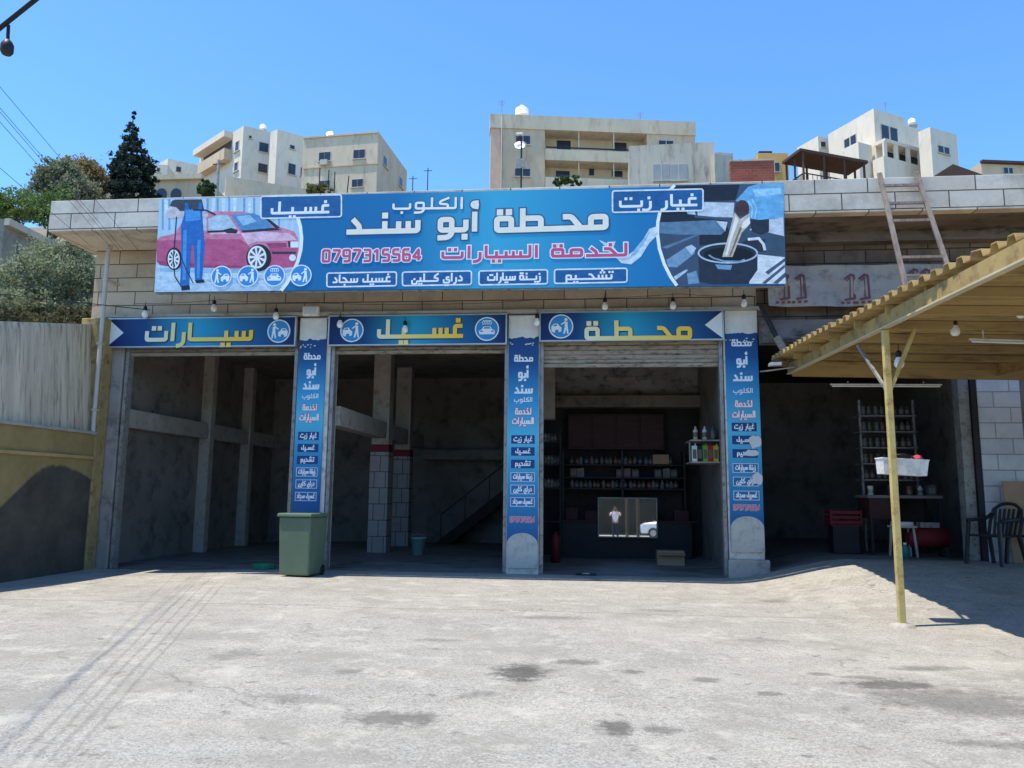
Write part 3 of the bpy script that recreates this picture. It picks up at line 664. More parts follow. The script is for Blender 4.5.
pr((108, 176, 220), [[(612, 132), (660, 80), (692, 44), (760, 24), (920, 24), (921, 240), (760, 256), (694, 244), (700, 190)]])
pr((156, 206, 236), [[(720, 60), (900, 50), (905, 90), (740, 110)]], ribs=[([(690, 130), (720, 180), (712, 240)], .03), ([(716, 120), (745, 180), (736, 244)], .02)])
pr((74, 50, 52), discs=[(654, 178, 44, 50)])
pr((196, 190, 176), [[(604, 206), (640, 250), (700, 214), (704, 280), (650, 340), (592, 492), (526, 492), (562, 370)]])
pr((236, 234, 226), [[(612, 226), (630, 260), (580, 400), (560, 480), (548, 480), (570, 380)], [(660, 270), (700, 236), (706, 276), (680, 306), (650, 310)]])
pr((132, 112, 92), [[(640, 300), (652, 306), (600, 440), (580, 488), (570, 488)]])
pic('picture_border', (238, 242, 246), [], Rr_, ribs=[(curveR, .06)])
# milky oil splash beside the picture
Sp = lambda pts: [S(470+x/3.103, 180+y/3.103) for x, y in pts]
pic('oil_splash', (206, 222, 232), [[(578, 144), (556, 152), (540, 180), (520, 212), (486, 236), (452, 240), (470, 258), (500, 262), (530, 238), (556, 196), (584, 168)], [(452, 240), (400, 186), (424, 196), (452, 190), (446, 208), (470, 238)]], Sp)
pic('oil_splash', (150, 190, 214), [[(560, 160), (545, 190), (520, 226), (490, 248), (512, 214), (544, 176)]], Sp)
# -- labels with frames
def rbox(x0, y0, x1, y1, r=2.2):
    pts = []
    for cx, cy, a0 in ((x1-r, y0+r, -90), (x1-r, y1-r, 0), (x0+r, y1-r, 90), (x0+r, y0+r, 180)):
        for k in range(5):
            a = R(a0+k*22.5); pts.append((cx+r*math.cos(a), cy+r*math.sin(a)))
    return pts
I = lambda pts: [S(*p) for p in pts]
lay[0] = SYB-.0038
def label_box(x0, y0, x1, y1, word, tx0, tx1, tb, asc, tilt):
    sh = lambda pts: [(x, y+(x-x0)*tilt) for x, y in pts]
    q = pic('label_plate', (28, 92, 146), [sh(rbox(x0, y0, x1, y1))], I)
    pic('label_border', (226, 234, 242), [], I, q, ribs=[(sh(rbox(x0, y0, x1, y1)+[rbox(x0, y0, x1, y1)[0]]), .028)])
    mb = MB(); lay[0] -= .0001
    a, c = S(tx0, tb+(tx0-x0)*tilt), S(tx1, tb+(tx1-x0)*tilt); un = asc*.0186/5.5
    tot, st, dt = shape(word)
    T = lambda p: (a[0]+(c[0]-a[0])*p[0]/tot, a[1]+(c[1]-a[1])*p[0]/tot+p[1]*un)
    k = 0
    for p in st: mb.ribbon([T(z) for z in p], un*1.15, lay[0]-k*.00006); k += 1
    for d in dt:
        z = T(d); r = un*.62; mb.flat([(z[0]-r, z[1]-r), (z[0]+r, z[1]-r), (z[0]+r, z[1]+r), (z[0]-r, z[1]+r)], lay[0]-k*.00006); k += 1
    mb.build('lettering', ink((232, 236, 240)), q)
label_box(261, 196.5, 341.5, 218.5, 'غسـيـل', 270, 330, 213.6, 14, -.022)
label_box(612.5, 191, 703, 212.5, 'غيار زيت', 618, 698, 206.8, 13, -.022)
label_box(554.5, 269.6, 627, 283.5, 'تشحــيم', 565, 613, 279.6, 9.5, -.018)
label_box(479, 271, 547.5, 285, 'زيــنة سيارات', 487, 541, 280.4, 8.5, -.018)
label_box(402.5, 272.2, 471.5, 285.8, 'دراي كــلين', 411, 463, 281.6, 9, -.018)
label_box(327, 273.2, 396.5, 287.0, 'غسيل سجاد', 332, 391, 282.6, 9, -.018)
# -- main wording
wbase = [SYB-.0066]
lay[0] = wbase[0]
def words(word, px0, px1, pyb0, pyb1, asc, fill, outline=None, wd=1.2, grow=.03, shadow=None):
    lay[0] = wbase[0]; wbase[0] -= .000011
    a, c = S(px0, pyb0), S(px1, pyb1); un = asc*.0186/5.5
    tot, st, dt = shape(word)
    def run(col, g, sh=(0, 0)):
        mb = MB(); k = 0
        T = lambda p: (a[0]+(c[0]-a[0])*p[0]/tot+sh[0], a[1]+(c[1]-a[1])*p[0]/tot+p[1]*un+sh[1])
        for p in st:
            q = [T(z) for z in p]
            if g:
                d0 = (Vector(q[0])-Vector(q[1])).normalized()*g/2; d1 = (Vector(q[-1])-Vector(q[-2])).normalized()*g/2
                q[0] = tuple(Vector(q[0])+d0); q[-1] = tuple(Vector(q[-1])+d1)
            mb.ribbon(q, un*wd+g, lay[0]-k*.00006); k += 1
        for d in dt:
            z = T(d); r = un*wd*.56+g/2; mb.flat([(z[0]-r, z[1]-r), (z[0]+r, z[1]-r), (z[0]+r, z[1]+r), (z[0]-r, z[1]+r)], lay[0]-k*.00006); k += 1
        lay[0] -= .0014
        mb.build('lettering', ink(col), bb)
    if shadow: run(shadow, grow*1.3, (.014, -.02))
    if outline: run(outline, grow)
    run(fill, 0)
words('محـطة', 492, 610, 230.6, 227.2, 25, (236, 230, 214), (60, 84, 120), 1.3, .045)
words('أبو', 436, 480, 230.4, 229.6, 24, (236, 230, 214), (60, 84, 120), 1.3, .045)
words('سنـد', 345, 421, 232.3, 230.6, 24, (236, 230, 214), (60, 84, 120), 1.3, .045)
words('الكلوب', 391, 465, 209.0, 208.0, 13, (236, 236, 230), (60, 84, 120), 1.05, .02)
words('لخدمة', 549, 629, 256.4, 255, 14, (200, 84, 124), (238, 236, 236), 1.25, .045)
words('السيارات', 440, 540, 257.8, 256.6, 13.5, (200, 84, 124), (238, 236, 236), 1.25, .045)
words('0797315564'[::-1], 321, 422, 261.6, 260.3, 13, (200, 84, 124), (238, 236, 236), 1.15, .04)
lay[0] = SYB-.0085
# -- round emblems (car with worker), used on the billboard and the bay signs
def emblem(parent, cx, cz, r, y, kind, q=1.):
    e = MB(); e.disc((cx, cz), r, r, y); e = e.build('emblem', ink((232, 238, 244)), parent)
    mb = MB(); mb.disc((cx, cz), r*.9, r*.9, y-.002*q); mb.build('emblem_disc', ink((52, 140, 206)), e)
    T = lambda pts: [(cx+p[0]*r, cz+p[1]*r) for p in pts]
    mb = MB(); yy = y-.005*q; W = .09*r
    if kind == 'front':      # car seen from the front under spray
        mb.flat(T([(-.62, -.45), (-.66, -.15), (-.42, -.02), (-.3, .2), (.3, .2), (.42, -.02), (.66, -.15), (.62, -.45)]), yy)
        for k in range(5): mb.ribbon(T([(-.3+k*.15, .35), (-.4+k*.2, .6)]), W*.7, yy-.0002*k*q)
        mb.ribbon(T([(-.35, .66), (.35, .66)]), W, yy-.002*q)
        holes = [[(-.3, .02), (.3, .02), (.22, .14), (-.22, .14)], [(-.56, -.25), (-.34, -.25), (-.34, -.14), (-.56, -.14)], [(.34, -.25), (.56, -.25), (.56, -.14), (.34, -.14)]]
    else:
        sgn = 1 if kind == 'wash' else -1
        f = lambda pts: T([(p[0]*sgn, p[1]) for p in pts])
        mb.flat(f([(-.02, -.42), (-.05, -.1), (.12, .02), (.28, .24), (.6, .22), (.78, -.02), (.76, -.4), (.6, -.5), (.2, -.5)]), yy)
        mb.flat(f([(-.5, .1), (-.32, .3), (-.2, .2), (-.02, .12), (0, .2), (-.2, .34), (-.3, .44), (-.55, .35)]), yy-.0004*q)
        mb.flat(f([(-.62, -.62), (-.56, -.1), (-.52, .3), (-.32, .3), (-.3, -.05), (-.18, -.6), (-.3, -.62), (-.42, -.2), (-.5, -.62)]), yy-.0008*q)
        mb.disc((cx-.4*r*sgn, cz+.56*r), .13*r, .13*r, yy-.0012*q, 14)
        holes = [[(.3*1, .05), (.34, .16), (.56, .15), (.66, .02)]]
        holes = [[(p[0]*sgn, p[1]) for p in h] for h in holes]
    mb.build('emblem_figure', ink((236, 240, 244)), e)
    mb = MB()
    for k, h in enumerate(holes): mb.flat(T(h), yy-(.004+.0002*k)*q)
    if kind != 'front':
        mb.disc((cx+.34*r*(1 if kind == 'wash' else -1), cz-.42*r), .15*r, .15*r, yy-.005*q, 14)
    mb.build('emblem_detail', ink((52, 140, 206)), e)
for px, kind in ((221.5, 'wash'), (248, 'polish'), (274.5, 'front'), (301, 'polish')):
    a = S(px, 276.5-(px-221)*.012); emblem(bb, a[0], a[1], .215, lay[0]-.0002, kind, .06)

# ------------------------------------------------------------------ bay signs
blue_stops = [(0, lin((24, 40, 92))), (.2, lin((26, 66, 122))), (.48, lin((44, 164, 204))), (.7, lin((32, 112, 166))), (1, lin((24, 40, 92)))]
def bay_sign(x0, x1, z0, z1, word, tx0, tx1, zb, un, label, emblems, notch):
    Y = -.17
    t = thing('bay_sign', label, 'sign', ((x0+x1)/2, Y, z0), group='blue name boards over the bays')
    MB().box(x0, x1, Y, Y+.05, z0, z1).build('panel', gradmat('bay_sign_print', blue_stops, 'x', -(x1-x0)/2, (x1-x0)/2), t)
    mb = MB(); e = .03
    mb.box(x0-e, x1+e, Y-.012, Y+.06, z1+.001, z1+e); mb.box(x0-e, x1+e, Y-.012, Y+.06, z0-e, z0-.001)
    mb.box(x0-e, x0-.001, Y-.012, Y+.06, z0, z1); mb.box(x1+.001, x1+e, Y-.012, Y+.06, z0, z1); mb.build('frame', M['steel'], t)
    MB_ = MB(); arabic(MB_, word, tx0, tx1, zb, un, Y-.004, 1.28, .02, (.006, -.01)); MB_.build('lettering', ink((44, 56, 86)), t)
    MB_ = MB(); arabic(MB_, word, tx0, tx1, zb, un, Y-.016, 1.2)
    MB_.build('lettering', gradmat('gold_print', [(0, lin((240, 238, 214))), (.35, lin((248, 226, 140))), (1, lin((252, 206, 60)))], 'x', tx0-(x0+x1)/2, tx1-(x0+x1)/2), t)
    for (ex, kind) in emblems: emblem(t, ex, (z0+z1)/2, .25, Y-.006, kind)
    if notch:
        s = 1 if notch < 0 else -1; xe = x0 if notch < 0 else x1
        mb = MB(); mb.flat([(xe, z0+.01), (xe+s*.34, (z0+z1)/2), (xe, z1-.01)], Y-.004); mb.build('white_arrow', ink((222, 224, 226)), t)
f = lambda px, py=330: at(px, py, -.17).x
fz = lambda px, py: at(px, py, -.17).z
bay_sign(-10.2, -6.07, 4.61, 5.2, 'سيـــارات', f(145), f(254), fz(200, 339.5), .073, 'blue name board over the left bay with golden lettering and one emblem at right', [(f(279), 'wash')], -1)
bay_sign(-5.32, -1.62, 4.61, 5.2, 'غســـيـل', f(377), f(464), fz(420, 336.5), .073, 'blue name board over the middle bay with golden lettering between two emblems', [(f(352), 'polish'), (f(487), 'front')], 0)
bay_sign(-.9, 2.72, 4.66, 5.22, 'محــطـة', f(583), f(693), fz(640, 338), .073, 'blue name board over the right bay with golden lettering, an emblem at left', [(f(561), 'polish')], 1)

# ------------------------------------------------------------------ pillar signs
pstops = [(0, lin((34, 84, 138))), (.12, lin((34, 96, 152))), (.3, lin((50, 142, 186))), (.5, lin((88, 188, 218))), (.62, lin((62, 160, 204))), (.8, lin((32, 82, 140))), (1, lin((30, 56, 112)))]
def pillar_sign(xa, xb, ztop, zbot, zs, label, phone=True, torn=False, dome=True, lean=0.):
    Y = -.05; cx = (xa+xb)/2; W = xb-xa
    t = thing('pillar_sign', label, 'sign', (cx, Y, zbot), group='tall blue service signs on the pillars')
    MB().box(xa, xb, Y, Y+.045, zbot, ztop).build('panel', gradmat('pillar_sign_print', pstops, 'z', 0, ztop-zbot, dirt=.05), t)
    # white torn-looking paint splash at the top
    mb = MB(); n = 22; low = [ztop-.46-.03*noise.noise(Vector((k*.45, cx, 0)))-.012*math.sin(k*.5) for k in range(n+1)]
    mb.flat([(xa+W*k/n, low[k]) for k in range(n+1)]+[(xb, ztop), (xa, ztop)], Y-.002)
    for k in range(9): mb.disc((xa+W*random.random(), ztop-.56-.08*random.random()), .012+.012*random.random(), .014, Y-.0022-.0001*k, 8)
    mb.build('white_splash', mat('splash_print', lin((214, 212, 206)), .6, .12, 4, 0), t)
    if dome:
        mb = MB(); h = .68; pts = [(xa, zbot), (xb, zbot)]
        for k in range(17):
            a = math.pi*k/16; pts.append((cx+W/2*math.cos(a), zbot+h*.66+h*.34*math.sin(a)))
        mb.flat(pts, Y-.002); mb.build('grey_dome', mat('dome_print', lin((186, 186, 176)), .6, .12, 2, 0, dirt=lin((150, 146, 134))), t)
    Y -= .003
    def w_(word, zc, frac, un, col, outl=None, wd=1.15):
        x0, x1 = cx-W*frac/2, cx+W*frac/2; yy = Y-.001
        if outl:
            mb = MB(); arabic(mb, word, x0, x1, zc-un*1.6, un, yy, wd, .02); mb.build('lettering', ink(outl), t); yy -= .008
        mb = MB(); arabic(mb, word, x0, x1, zc-un*1.6, un, yy, wd); return mb.build('lettering', ink(col), t)
    wh = (232, 234, 236)
    w_('محطة', zs[0], .64, .026, wh); w_('أبو', zs[1], .36, .034, wh, None, 1.25); w_('سند', zs[2], .62, .034, wh, None, 1.25); w_('الكلوب', zs[3], .62, .018, wh, None, 1.0)
    w_('لخدمة', zs[4], .54, .025, wh, (196, 70, 96)); w_('السيارات', zs[5], .72, .025, wh, (196, 70, 96))
    for word, z, fr, bl in (('غيار زيت', zs[6], .62, 1), ('غسـيل', zs[7], .5, 1), ('تشحيم', zs[8], .5, 1), ('زينة سيارات', zs[9], .62, 0), ('دراي كلين', zs[10], .6, 0), ('غسيل سجاد', zs[11], .66, 0)):
        w2 = W*.38; h2 = .085
        mb = MB(); mb.flat([(cx-w2, z-h2), (cx+w2, z-h2), (cx+w2, z+h2), (cx-w2, z+h2)], Y-.001)
        pl_ = mb.build('label_plate', ink((30, 68, 122) if bl else (40, 108, 158)), t)
        if not bl:
            mb = MB(); mb.ribbon([(cx-w2, z-h2), (cx+w2, z-h2), (cx+w2, z+h2), (cx-w2, z+h2)], .012, Y-.002, True); mb.build('label_border', ink((206, 220, 234)), pl_)
        mb = MB(); arabic(mb, word, cx-W*fr/2, cx+W*fr/2, z-.028, .019, Y-.003, 1.1); mb.build('lettering', ink(wh), pl_)
    if phone:
        mb = MB(); arabic(mb, '0797315564'[::-1], cx-W*.4, cx+W*.4, zs[12]-.05, .02, Y-.002, 1.0, .01); mb.build('lettering', ink((226, 214, 220)), t)
        mb = MB(); arabic(mb, '0797315564'[::-1], cx-W*.4, cx+W*.4, zs[12]-.05, .02, Y-.008, .85); mb.build('lettering', ink((200, 110, 136)), t)
    if torn:
        for (sx, sz, sw, sh) in ((.34, zs[7]-.03, .13, .14), (.2, zs[8]+.0, .16, .07), (.36, zs[10]+.06, .13, .13)):
            mb = MB(); c_ = (cx+W*sx, sz); n = 12
            mb.flat([(min(xb, c_[0]+sw*(.75+.4*random.random())*math.cos(2*math.pi*k/n)), c_[1]+sh*(.7+.5*random.random())*math.sin(2*math.pi*k/n)) for k in range(n)], Y-.008)
            mb.build('torn_patch', ink((206, 210, 212)), t)
zc = lambda x, ys: [at(x, y, -.05).z for y in ys]
pillar_sign(-6.0, -5.42, 5.2, .95, zc(308, (357, 372, 386, 396.5, 408, 418, 436, 448, 460, 472, 484, 496.5)), 'tall blue service sign on the left pillar, its foot behind the green bin', phone=False, dome=False)
pillar_sign(-1.565, -.945, 5.2, .12, zc(523, (359, 374.5, 390, 400, 412, 421.5, 439.5, 451.5, 464, 477, 489.5, 502, 519.5)), 'tall clean blue service sign on the middle pillar with grey dome foot')
pillar_sign(2.79, 3.42, 5.25, .5, zc(743, (343.5, 361, 377.5, 391, 404.5, 415, 427, 440, 453.5, 468, 481.5, 495.5, 507.5)), 'tall blue service sign with torn white patches on the right pillar', torn=True)

# ------------------------------------------------------------------ cables, bulbs, floodlight
def cable(name, pts, r, label, cat='cable', sag=0., n=14, m='cable', group=None):
    P = []
    for i in range(len(pts)-1):
        a, c = Vector(pts[i]), Vector(pts[i+1])
        for k in range(n):
            t = k/n; p = a.lerp(c, t); p.z -= sag*4*t*(1-t); P.append(p)
    P.append(Vector(pts[-1])); mid = P[len(P)//2].copy()
    o = MB().tube(P, r, 6).build(name, M[m], loc=mid); return tag(o, label, cat, group)
cable('power_cable', [(-9.6, -.27, 5.52), (-7.7, -.27, 5.58), (-5.9, -.27, 5.5), (-3.3, -.27, 5.42), (-.95, -.27, 5.48), (1.9, -.27, 5.56), (3.3, -.27, 5.5)], .0042, 'thin black lamp cable looped along the stone above the bay name boards', sag=.025)
bulb0 = None
def bulb(px, py, Y, label, group, drop=.1, sc=1.):
    global bulb0
    p = at(px, py, Y)
    if bulb0 is None:
        t = thing('light_bulb', label, 'light bulb', p, group=group)
        MB().lathe([(.0, -.105), (.035, -.1), (.058, -.075), (.066, -.04), (.06, 0), (.042, .035), (.034, .06)]).build('globe', M['white_lamp'], t, local=True)
        MB().lathe([(.036, .05), (.04, .06), (.038, .13), (.02, .15), (.0, .15)]).build('socket', M['socket'], t, local=True)
        MB().tube([(0, 0, .14), (0, 0, .14+drop)], .006, 6).build('flex', M['cable'], t, local=True)
        bulb0 = t
    else:
        t = copy_tree(bulb0); t.location = p; tag(t, label, 'light bulb', group)
    t.scale = (sc, sc, sc)
    return t
gf = 'light bulbs strung along the facade'
for px, py, lab in ((145, 313, 'white bulb hanging over the left end of the left bay board'), (214, 307, 'white bulb hanging over the middle of the left bay board'),
                    (276, 315, 'white bulb hanging over the round emblem of the left bay board'), (340, 323, 'white bulb hanging in front of the middle board, by its left emblem'),
                    (405, 328, 'white bulb hanging in front of the golden letters of the middle board'), (537, 321, 'white bulb hanging at the top of the middle pillar'),
                    (605, 305, 'white bulb over the right bay board, the nearer one to the middle pillar'), (673, 304.5, 'white bulb over the right end of the golden letters of the right board'),
                    (744, 302, 'white bulb hanging over the top of the right pillar')):
    bulb(px, py, -.27, lab, gf)
gc = 'light bulbs under the canopy'
bulb(899, 361, -5.05, 'round white bulb hanging beside the top of the mustard post', gc, sc=.95)
bulb(955, 329, -4.6, 'white bulb in a long black socket under the middle of the canopy', gc, sc=.95)
bulb(1021, 311, -5.0, 'round white bulb under the canopy at the right edge of the picture', gc, sc=.95)
t = thing('floodlight', 'square white floodlight above the left pillar', 'floodlight', at(311, 316, -.25))
p = t.location
MB().box(p.x-.17, p.x+.17, p.y-.06, p.y+.05, p.z, p.z+.2).build('housing', M['white_plastic'], t, bevel=.015)
MB().box(p.x-.13, p.x+.13, p.y-.068, p.y-.062, p.z+.03, p.z+.17).build('lens', mat('floodlight_glass', lin((200, 205, 205)), .15, .05, 3, 0), t)
MB().box(p.x-.03, p.x+.03, p.y+.05, p.y+.245, p.z+.07, p.z+.1).build('bracket', M['grey_metal'], t)

# power lines crossing the corner
for k, (y0, ex, ey, lab) in enumerate(((87, 139, 251, 'overhead wire at the upper left, highest of the wires to the building corner'), (108, 124, 251, 'overhead wire at the upper left, second from the top'),
                                  (112, 119, 250, 'overhead wire at the upper left, third from the top'), (122, 112, 249, 'overhead wire at the upper left, second from the bottom'), (168, 94, 249, 'overhead wire at the upper left, lowest of the wires to the building corner'))):
    a, c = at(0, y0, -7), at(ex, ey, -.02); d = a-c
    cable('overhead_wire', [c, a, a+d*.8], .0034, lab, 'wire', group='overhead wires to the corner of the building')
a, c = at(0, 294, -2.2), at(150, 310, -.3); cable('overhead_wire', [c, a, a+(a-c)*.5], .009, 'thin low wire running past the olive bush to the stone wall', 'wire')
a, c = at(-150, 148, -12.5), at(200, -132, -12.5)
cable('festoon_cable', [a, c], .0115, 'thick dark cable across the top left corner of the sky', 'cable')
p = at(7, 49, -12.5)
t = thing('hanging_lamp', 'dark lamp hanging from the thick cable in the top left corner', 'lamp', p)
MB().lathe([(0, -.045), (.03, -.045), (.045, -.02), (.045, .03), (.03, .06), (.015, .075), (0, .08)]).build('lamp_body', M['socket'], t, local=True)
t.scale = (.6, .6, .6); q = (at(8.5, 25, -12.5)-p)/.6
MB().tube([(0, 0, .07), (q.x*.4, 0, q.z*.5), tuple(q)], .012, 6).build('flex', M['cable'], t, local=True)

# ------------------------------------------------------------------ tarpaulin banner on the right
x0, x1 = 3.6, 7.35
t = thing('tarpaulin', 'grey tarpaulin with dark red printed strokes stretched above the canopy', 'tarpaulin', ((x0+x1)/2, -.35, 5.28))
mb = MB(); nx, nz = 46, 12
for j in range(nz+1):
    for i in range(nx+1):
        u, v = i/nx, j/nz; x = x0+(x1-x0)*u
        y = -.33+.05*math.sin(u*19+v*4)*(1-v*.6)+.03*noise.noise(Vector((u*9, v*4, 1)))
        mb.v.append((x, y, 5.28+.8*v-.03*math.sin(u*6)*(1-v)-.02*u))
for j in range(nz):
    for i in range(nx): mb.smooth.add(len(mb.f)); mb.f.append((j*(nx+1)+i, j*(nx+1)+i+1, (j+1)*(nx+1)+i+1, (j+1)*(nx+1)+i))
sheet = mb.build('sheet', mat('grey_tarpaulin', lin((158, 152, 148)), .55, .12, 1.6, .1, 12, dirt=lin((120, 108, 102))), t)
mb = MB()
def stroke1(cx, cz, h):
    mb.ribbon([(cx-.14, cz+h*.34), (cx-.02, cz+h*.5), (cx+.04, cz+h*.46), (cx+.05, cz-h*.3), (cx-.12, cz-h*.34)], .045, -.46)
    mb.ribbon([(cx-.1, cz+h*.28), (cx-.03, cz+h*.4), (cx-.03, cz-h*.28)], .025, -.4605)
    for k in range(3): mb.flat([(cx-.2+k*.11, cz-h*.48), (cx-.14+k*.11, cz-h*.48), (cx-.14+k*.11, cz-h*.4), (cx-.2+k*.11, cz-h*.4)], -.46)
for px in (787, 803, 853, 867, 917, 929):
    p = at(px, 288.5 if px < 900 else 283, -.4); stroke1(p.x, p.z, .58)
for v_ in range(len(mb.v)):
    x, y, z = mb.v[v_]; u = (x-x0)/(x1-x0); vv = (z-5.28)/.8
    mb.v[v_] = (x, -.33+.05*math.sin(u*19+vv*4)*(1-vv*.6)+.03*noise.noise(Vector((u*9, vv*4, 1)))-.016+(y+.46), z)
mb.build('printed_strokes', ink((112, 70, 76)), sheet)

# ------------------------------------------------------------------ canopy
CX0 = 3.55; CXB = 3.88; CX1 = 12.2; CY0 = -10.4; CY1 = -.6
def cz_(x, y): return 3.865-.022*(x-CXB)+.027*(y+5)
def cx0(y): t_ = min(8.2, max(0, CY1-y)); return 3.53+.0065*t_*t_
t = thing('canopy', 'mustard corrugated metal canopy on a slim post at the right', 'canopy', (CXB, -5.29, 0))
prof = []; pitch = .25; y = CY0
while y < CY1-.01:
    for dy, dz in ((0, .0), (.11, 0), (.135, .075), (.22, .075)): 
        if y+dy < CY1: prof.append((y+dy, dz))
    y += pitch
mb = MB()
def jag(k): return .05*noise.noise(Vector((k*.37, 5, 0)))
n = len(prof)
for layer, off in ((0, 0), (1, .012)):
    for i, (yy, dz) in enumerate(prof):
        blk = int((yy-CY0)/.9)
        mb.v.append((cx0(yy)+.06*(random.Random(blk).random()-.5), yy, cz_(CX0, yy)+dz+.14+off)); mb.v.append((CX1, yy, cz_(CX1, yy)+dz+.14+off))
for i in range(n-1):
    a, c = 2*i, 2*i+2
    mb.f.append((a, a+1, c+1, c)); mb.f.append((2*n+a, 2*n+c, 2*n+c+1, 2*n+a+1)); mb.f.append((a, c, 2*n+c, 2*n+a)); mb.f.append((a+1, 2*n+a+1, 2*n+c+1, c+1))
mb.build('roof_sheet', M['mustard'], t)
mb = MB(); mb.bar((CXB, CY0, cz_(CXB, CY0)-.005), (CXB, CY1, cz_(CXB, CY1)-.005), .08, .17); mb.build('edge_beam', M['mustard'], t)
mb = MB(); mb.bar((CXB-.02, CY0, cz_(CXB, CY0)-.105), (CXB-.02, CY1, cz_(CXB, CY1)-.105), .085, .02); mb.build('beam_flange', mat('pale_flange', lin((192, 180, 146)), .5, .1, 2, .1), t)
for xx in (7.6, 11.4):
    mb = MB(); mb.bar((xx, CY0, cz_(xx, CY0)+.02), (xx, CY1, cz_(xx, CY1)+.02), .09, .2); mb.build('edge_beam', M['mustard'], t)
mb = MB(); mb.bar((CXB+.05, CY1+.02, cz_(CXB, CY1)-.02), (CX1, CY1+.02, cz_(CX1, CY1)-.02), .06, .26); mb.build('edge_beam', M['mustard'], t)
for k in range(11):
    yy = CY1-.08-k*.98
    mb = MB(); mb.bar((max(cx0(yy)+.1, CXB-.2), yy, cz_(CX0, yy)+.075), (CX1, yy, cz_(CX1, yy)+.075), .05, .11); mb.build('purlin', M['mustard'], t)
pz = gz(3.87, -5.29)
mb = MB(); mb.box(3.838, 3.917, -5.328, -5.25, pz-.05, cz_(CXB, -5.29)-.13); post = mb.build('post', M['mustard_post'], t, bevel=.006)
MB().box(3.79, 3.965, -5.375, -5.205, pz-.02, pz+.025).build('base_plate', M['mustard_post'], post, bevel=.004)
mb = MB(); mb.bar((3.9, -5.29, 2.95), (4.25, -5.29, 3.74), .045); mb.build('brace', M['mustard_post'], t)
mb = MB(); mb.bar((3.87, -5.25, 2.95), (3.87, -4.3, 3.72), .035); mb.build('brace', M['grey_metal'], t)
mb = MB(); mb.lathe([(.17, -.05), (.16, .03), (.09, .05), (0, .055)], (3.877, -5.29, pz-.01), 9); mb.v = [(x+.03*noise.noise(Vector((x*9, y*9, 1))), y+.03*noise.noise(Vector((x*9, y*9, 7))), z) for x, y, z in mb.v]; mb.build('concrete_foot', M['concrete'], post)
for (xx, yy) in ((11.4, -5.29), (11.4, -9.8), (3.88, -9.9), (11.4, -.6)):
    g_ = gz(xx, yy); MB().box(xx-.047, xx+.047, yy-.045, yy+.045, g_-.05, cz_(xx, yy)-.13).build('post', M['mustard_post'], t)
# tube lamps fixed below the canopy
for (pa, pb, Y, lab) in (((832, 386), (940, 386.5), -.66, 'long white tube lamp under the far edge of the canopy'), ((972, 341.5), (1050, 344), -4.4, 'white tube lamp under the canopy near the right picture edge')):
    a, c = at(*pa, Y), at(*pb, Y); mid = (a+c)/2
    l = thing('tube_lamp', lab, 'lamp', mid)
    MB().tube([a, c], .014, 8).build('tube', M['white_lamp'], l)
    mb = MB().bar(a+Vector((-.03, 0, .03)), c+Vector((.03, 0, .03)), .04, .022)
    for q in (a.lerp(c, .15), a.lerp(c, .85)): mb.bar(q+Vector((0, 0, .06)), Vector((q.x, q.y, q.z+.09 if Y > -1 else cz_(q.x, q.y)+.13)), .012)
    mb.build('fitting', M['white_plastic'], l)
# timber prop and lamp board at the far corner
t = thing('prop_pole', 'dark pole with a pale painted end slanting down to the canopy corner', 'pole', at(790, 363, -.7))
a, c, d = at(761, 306, -.3), at(777, 338, -.45), at(791, 362, -.7)
MB().tube([a, c], .05, 8).build('dark_half', M['black_metal'], t); MB().tube([c, d], .075, 8).build('pale_end', M['shutter'], t)
t = thing('lamp_board', 'sheet metal plate lying crooked on the canopy corner', 'metal plate', at(782, 369, -1.0))
p = t.location; mb = MB(); mb.box(-.45, .35, -.2, .25, -.012, .012, Matrix.Translation(p+Vector((.1, 0, .02))) @ Matrix.Rotation(R(-8), 4, 'Y') @ Matrix.Rotation(R(8), 4, 'X')); mb.build('plate', M['shutter'], t, bevel=.004)
mb = MB(); mb.box(-.3, -.1, -.22, .0, 0, .06, Matrix.Translation(p+Vector((.05, 0, .04)))); mb.build('clamp', M['white_plastic'], t, bevel=.01)

# ladder leaning on the cornice
t = thing('ladder', 'weathered wooden ladder leaning on the roof edge from the canopy', 'ladder', (6.1, -1.8, 4.05))
A0, A1, B0, B1 = Vector((5.72, -1.95, 4.02)), Vector((5.42, -1.4, 7.5)), Vector((6.62, -1.95, 4.02)), Vector((6.07, -1.4, 7.5))
wood = mat('weathered_timber', lin((150, 134, 122)), .8, .25, 3, .3, 30, dirt=lin((96, 80, 70)), stretch=(3, 3, .5))
MB().bar(A0, A1, .085, .05, (0, 1, 0)).build('rail', wood, t, bevel=.008); MB().bar(B0, B1, .085, .05, (0, 1, 0)).build('rail', wood, t, bevel=.008)
for k, py in enumerate((184, 203, 221.5, 260, 279, 308)):
    z = at(905, py, -1.5).z; ta = (z-A0.z)/(A1.z-A0.z)
    MB().bar(A0.lerp(A1, ta), B0.lerp(B1, ta), .05, .045).build('rung', wood, t)

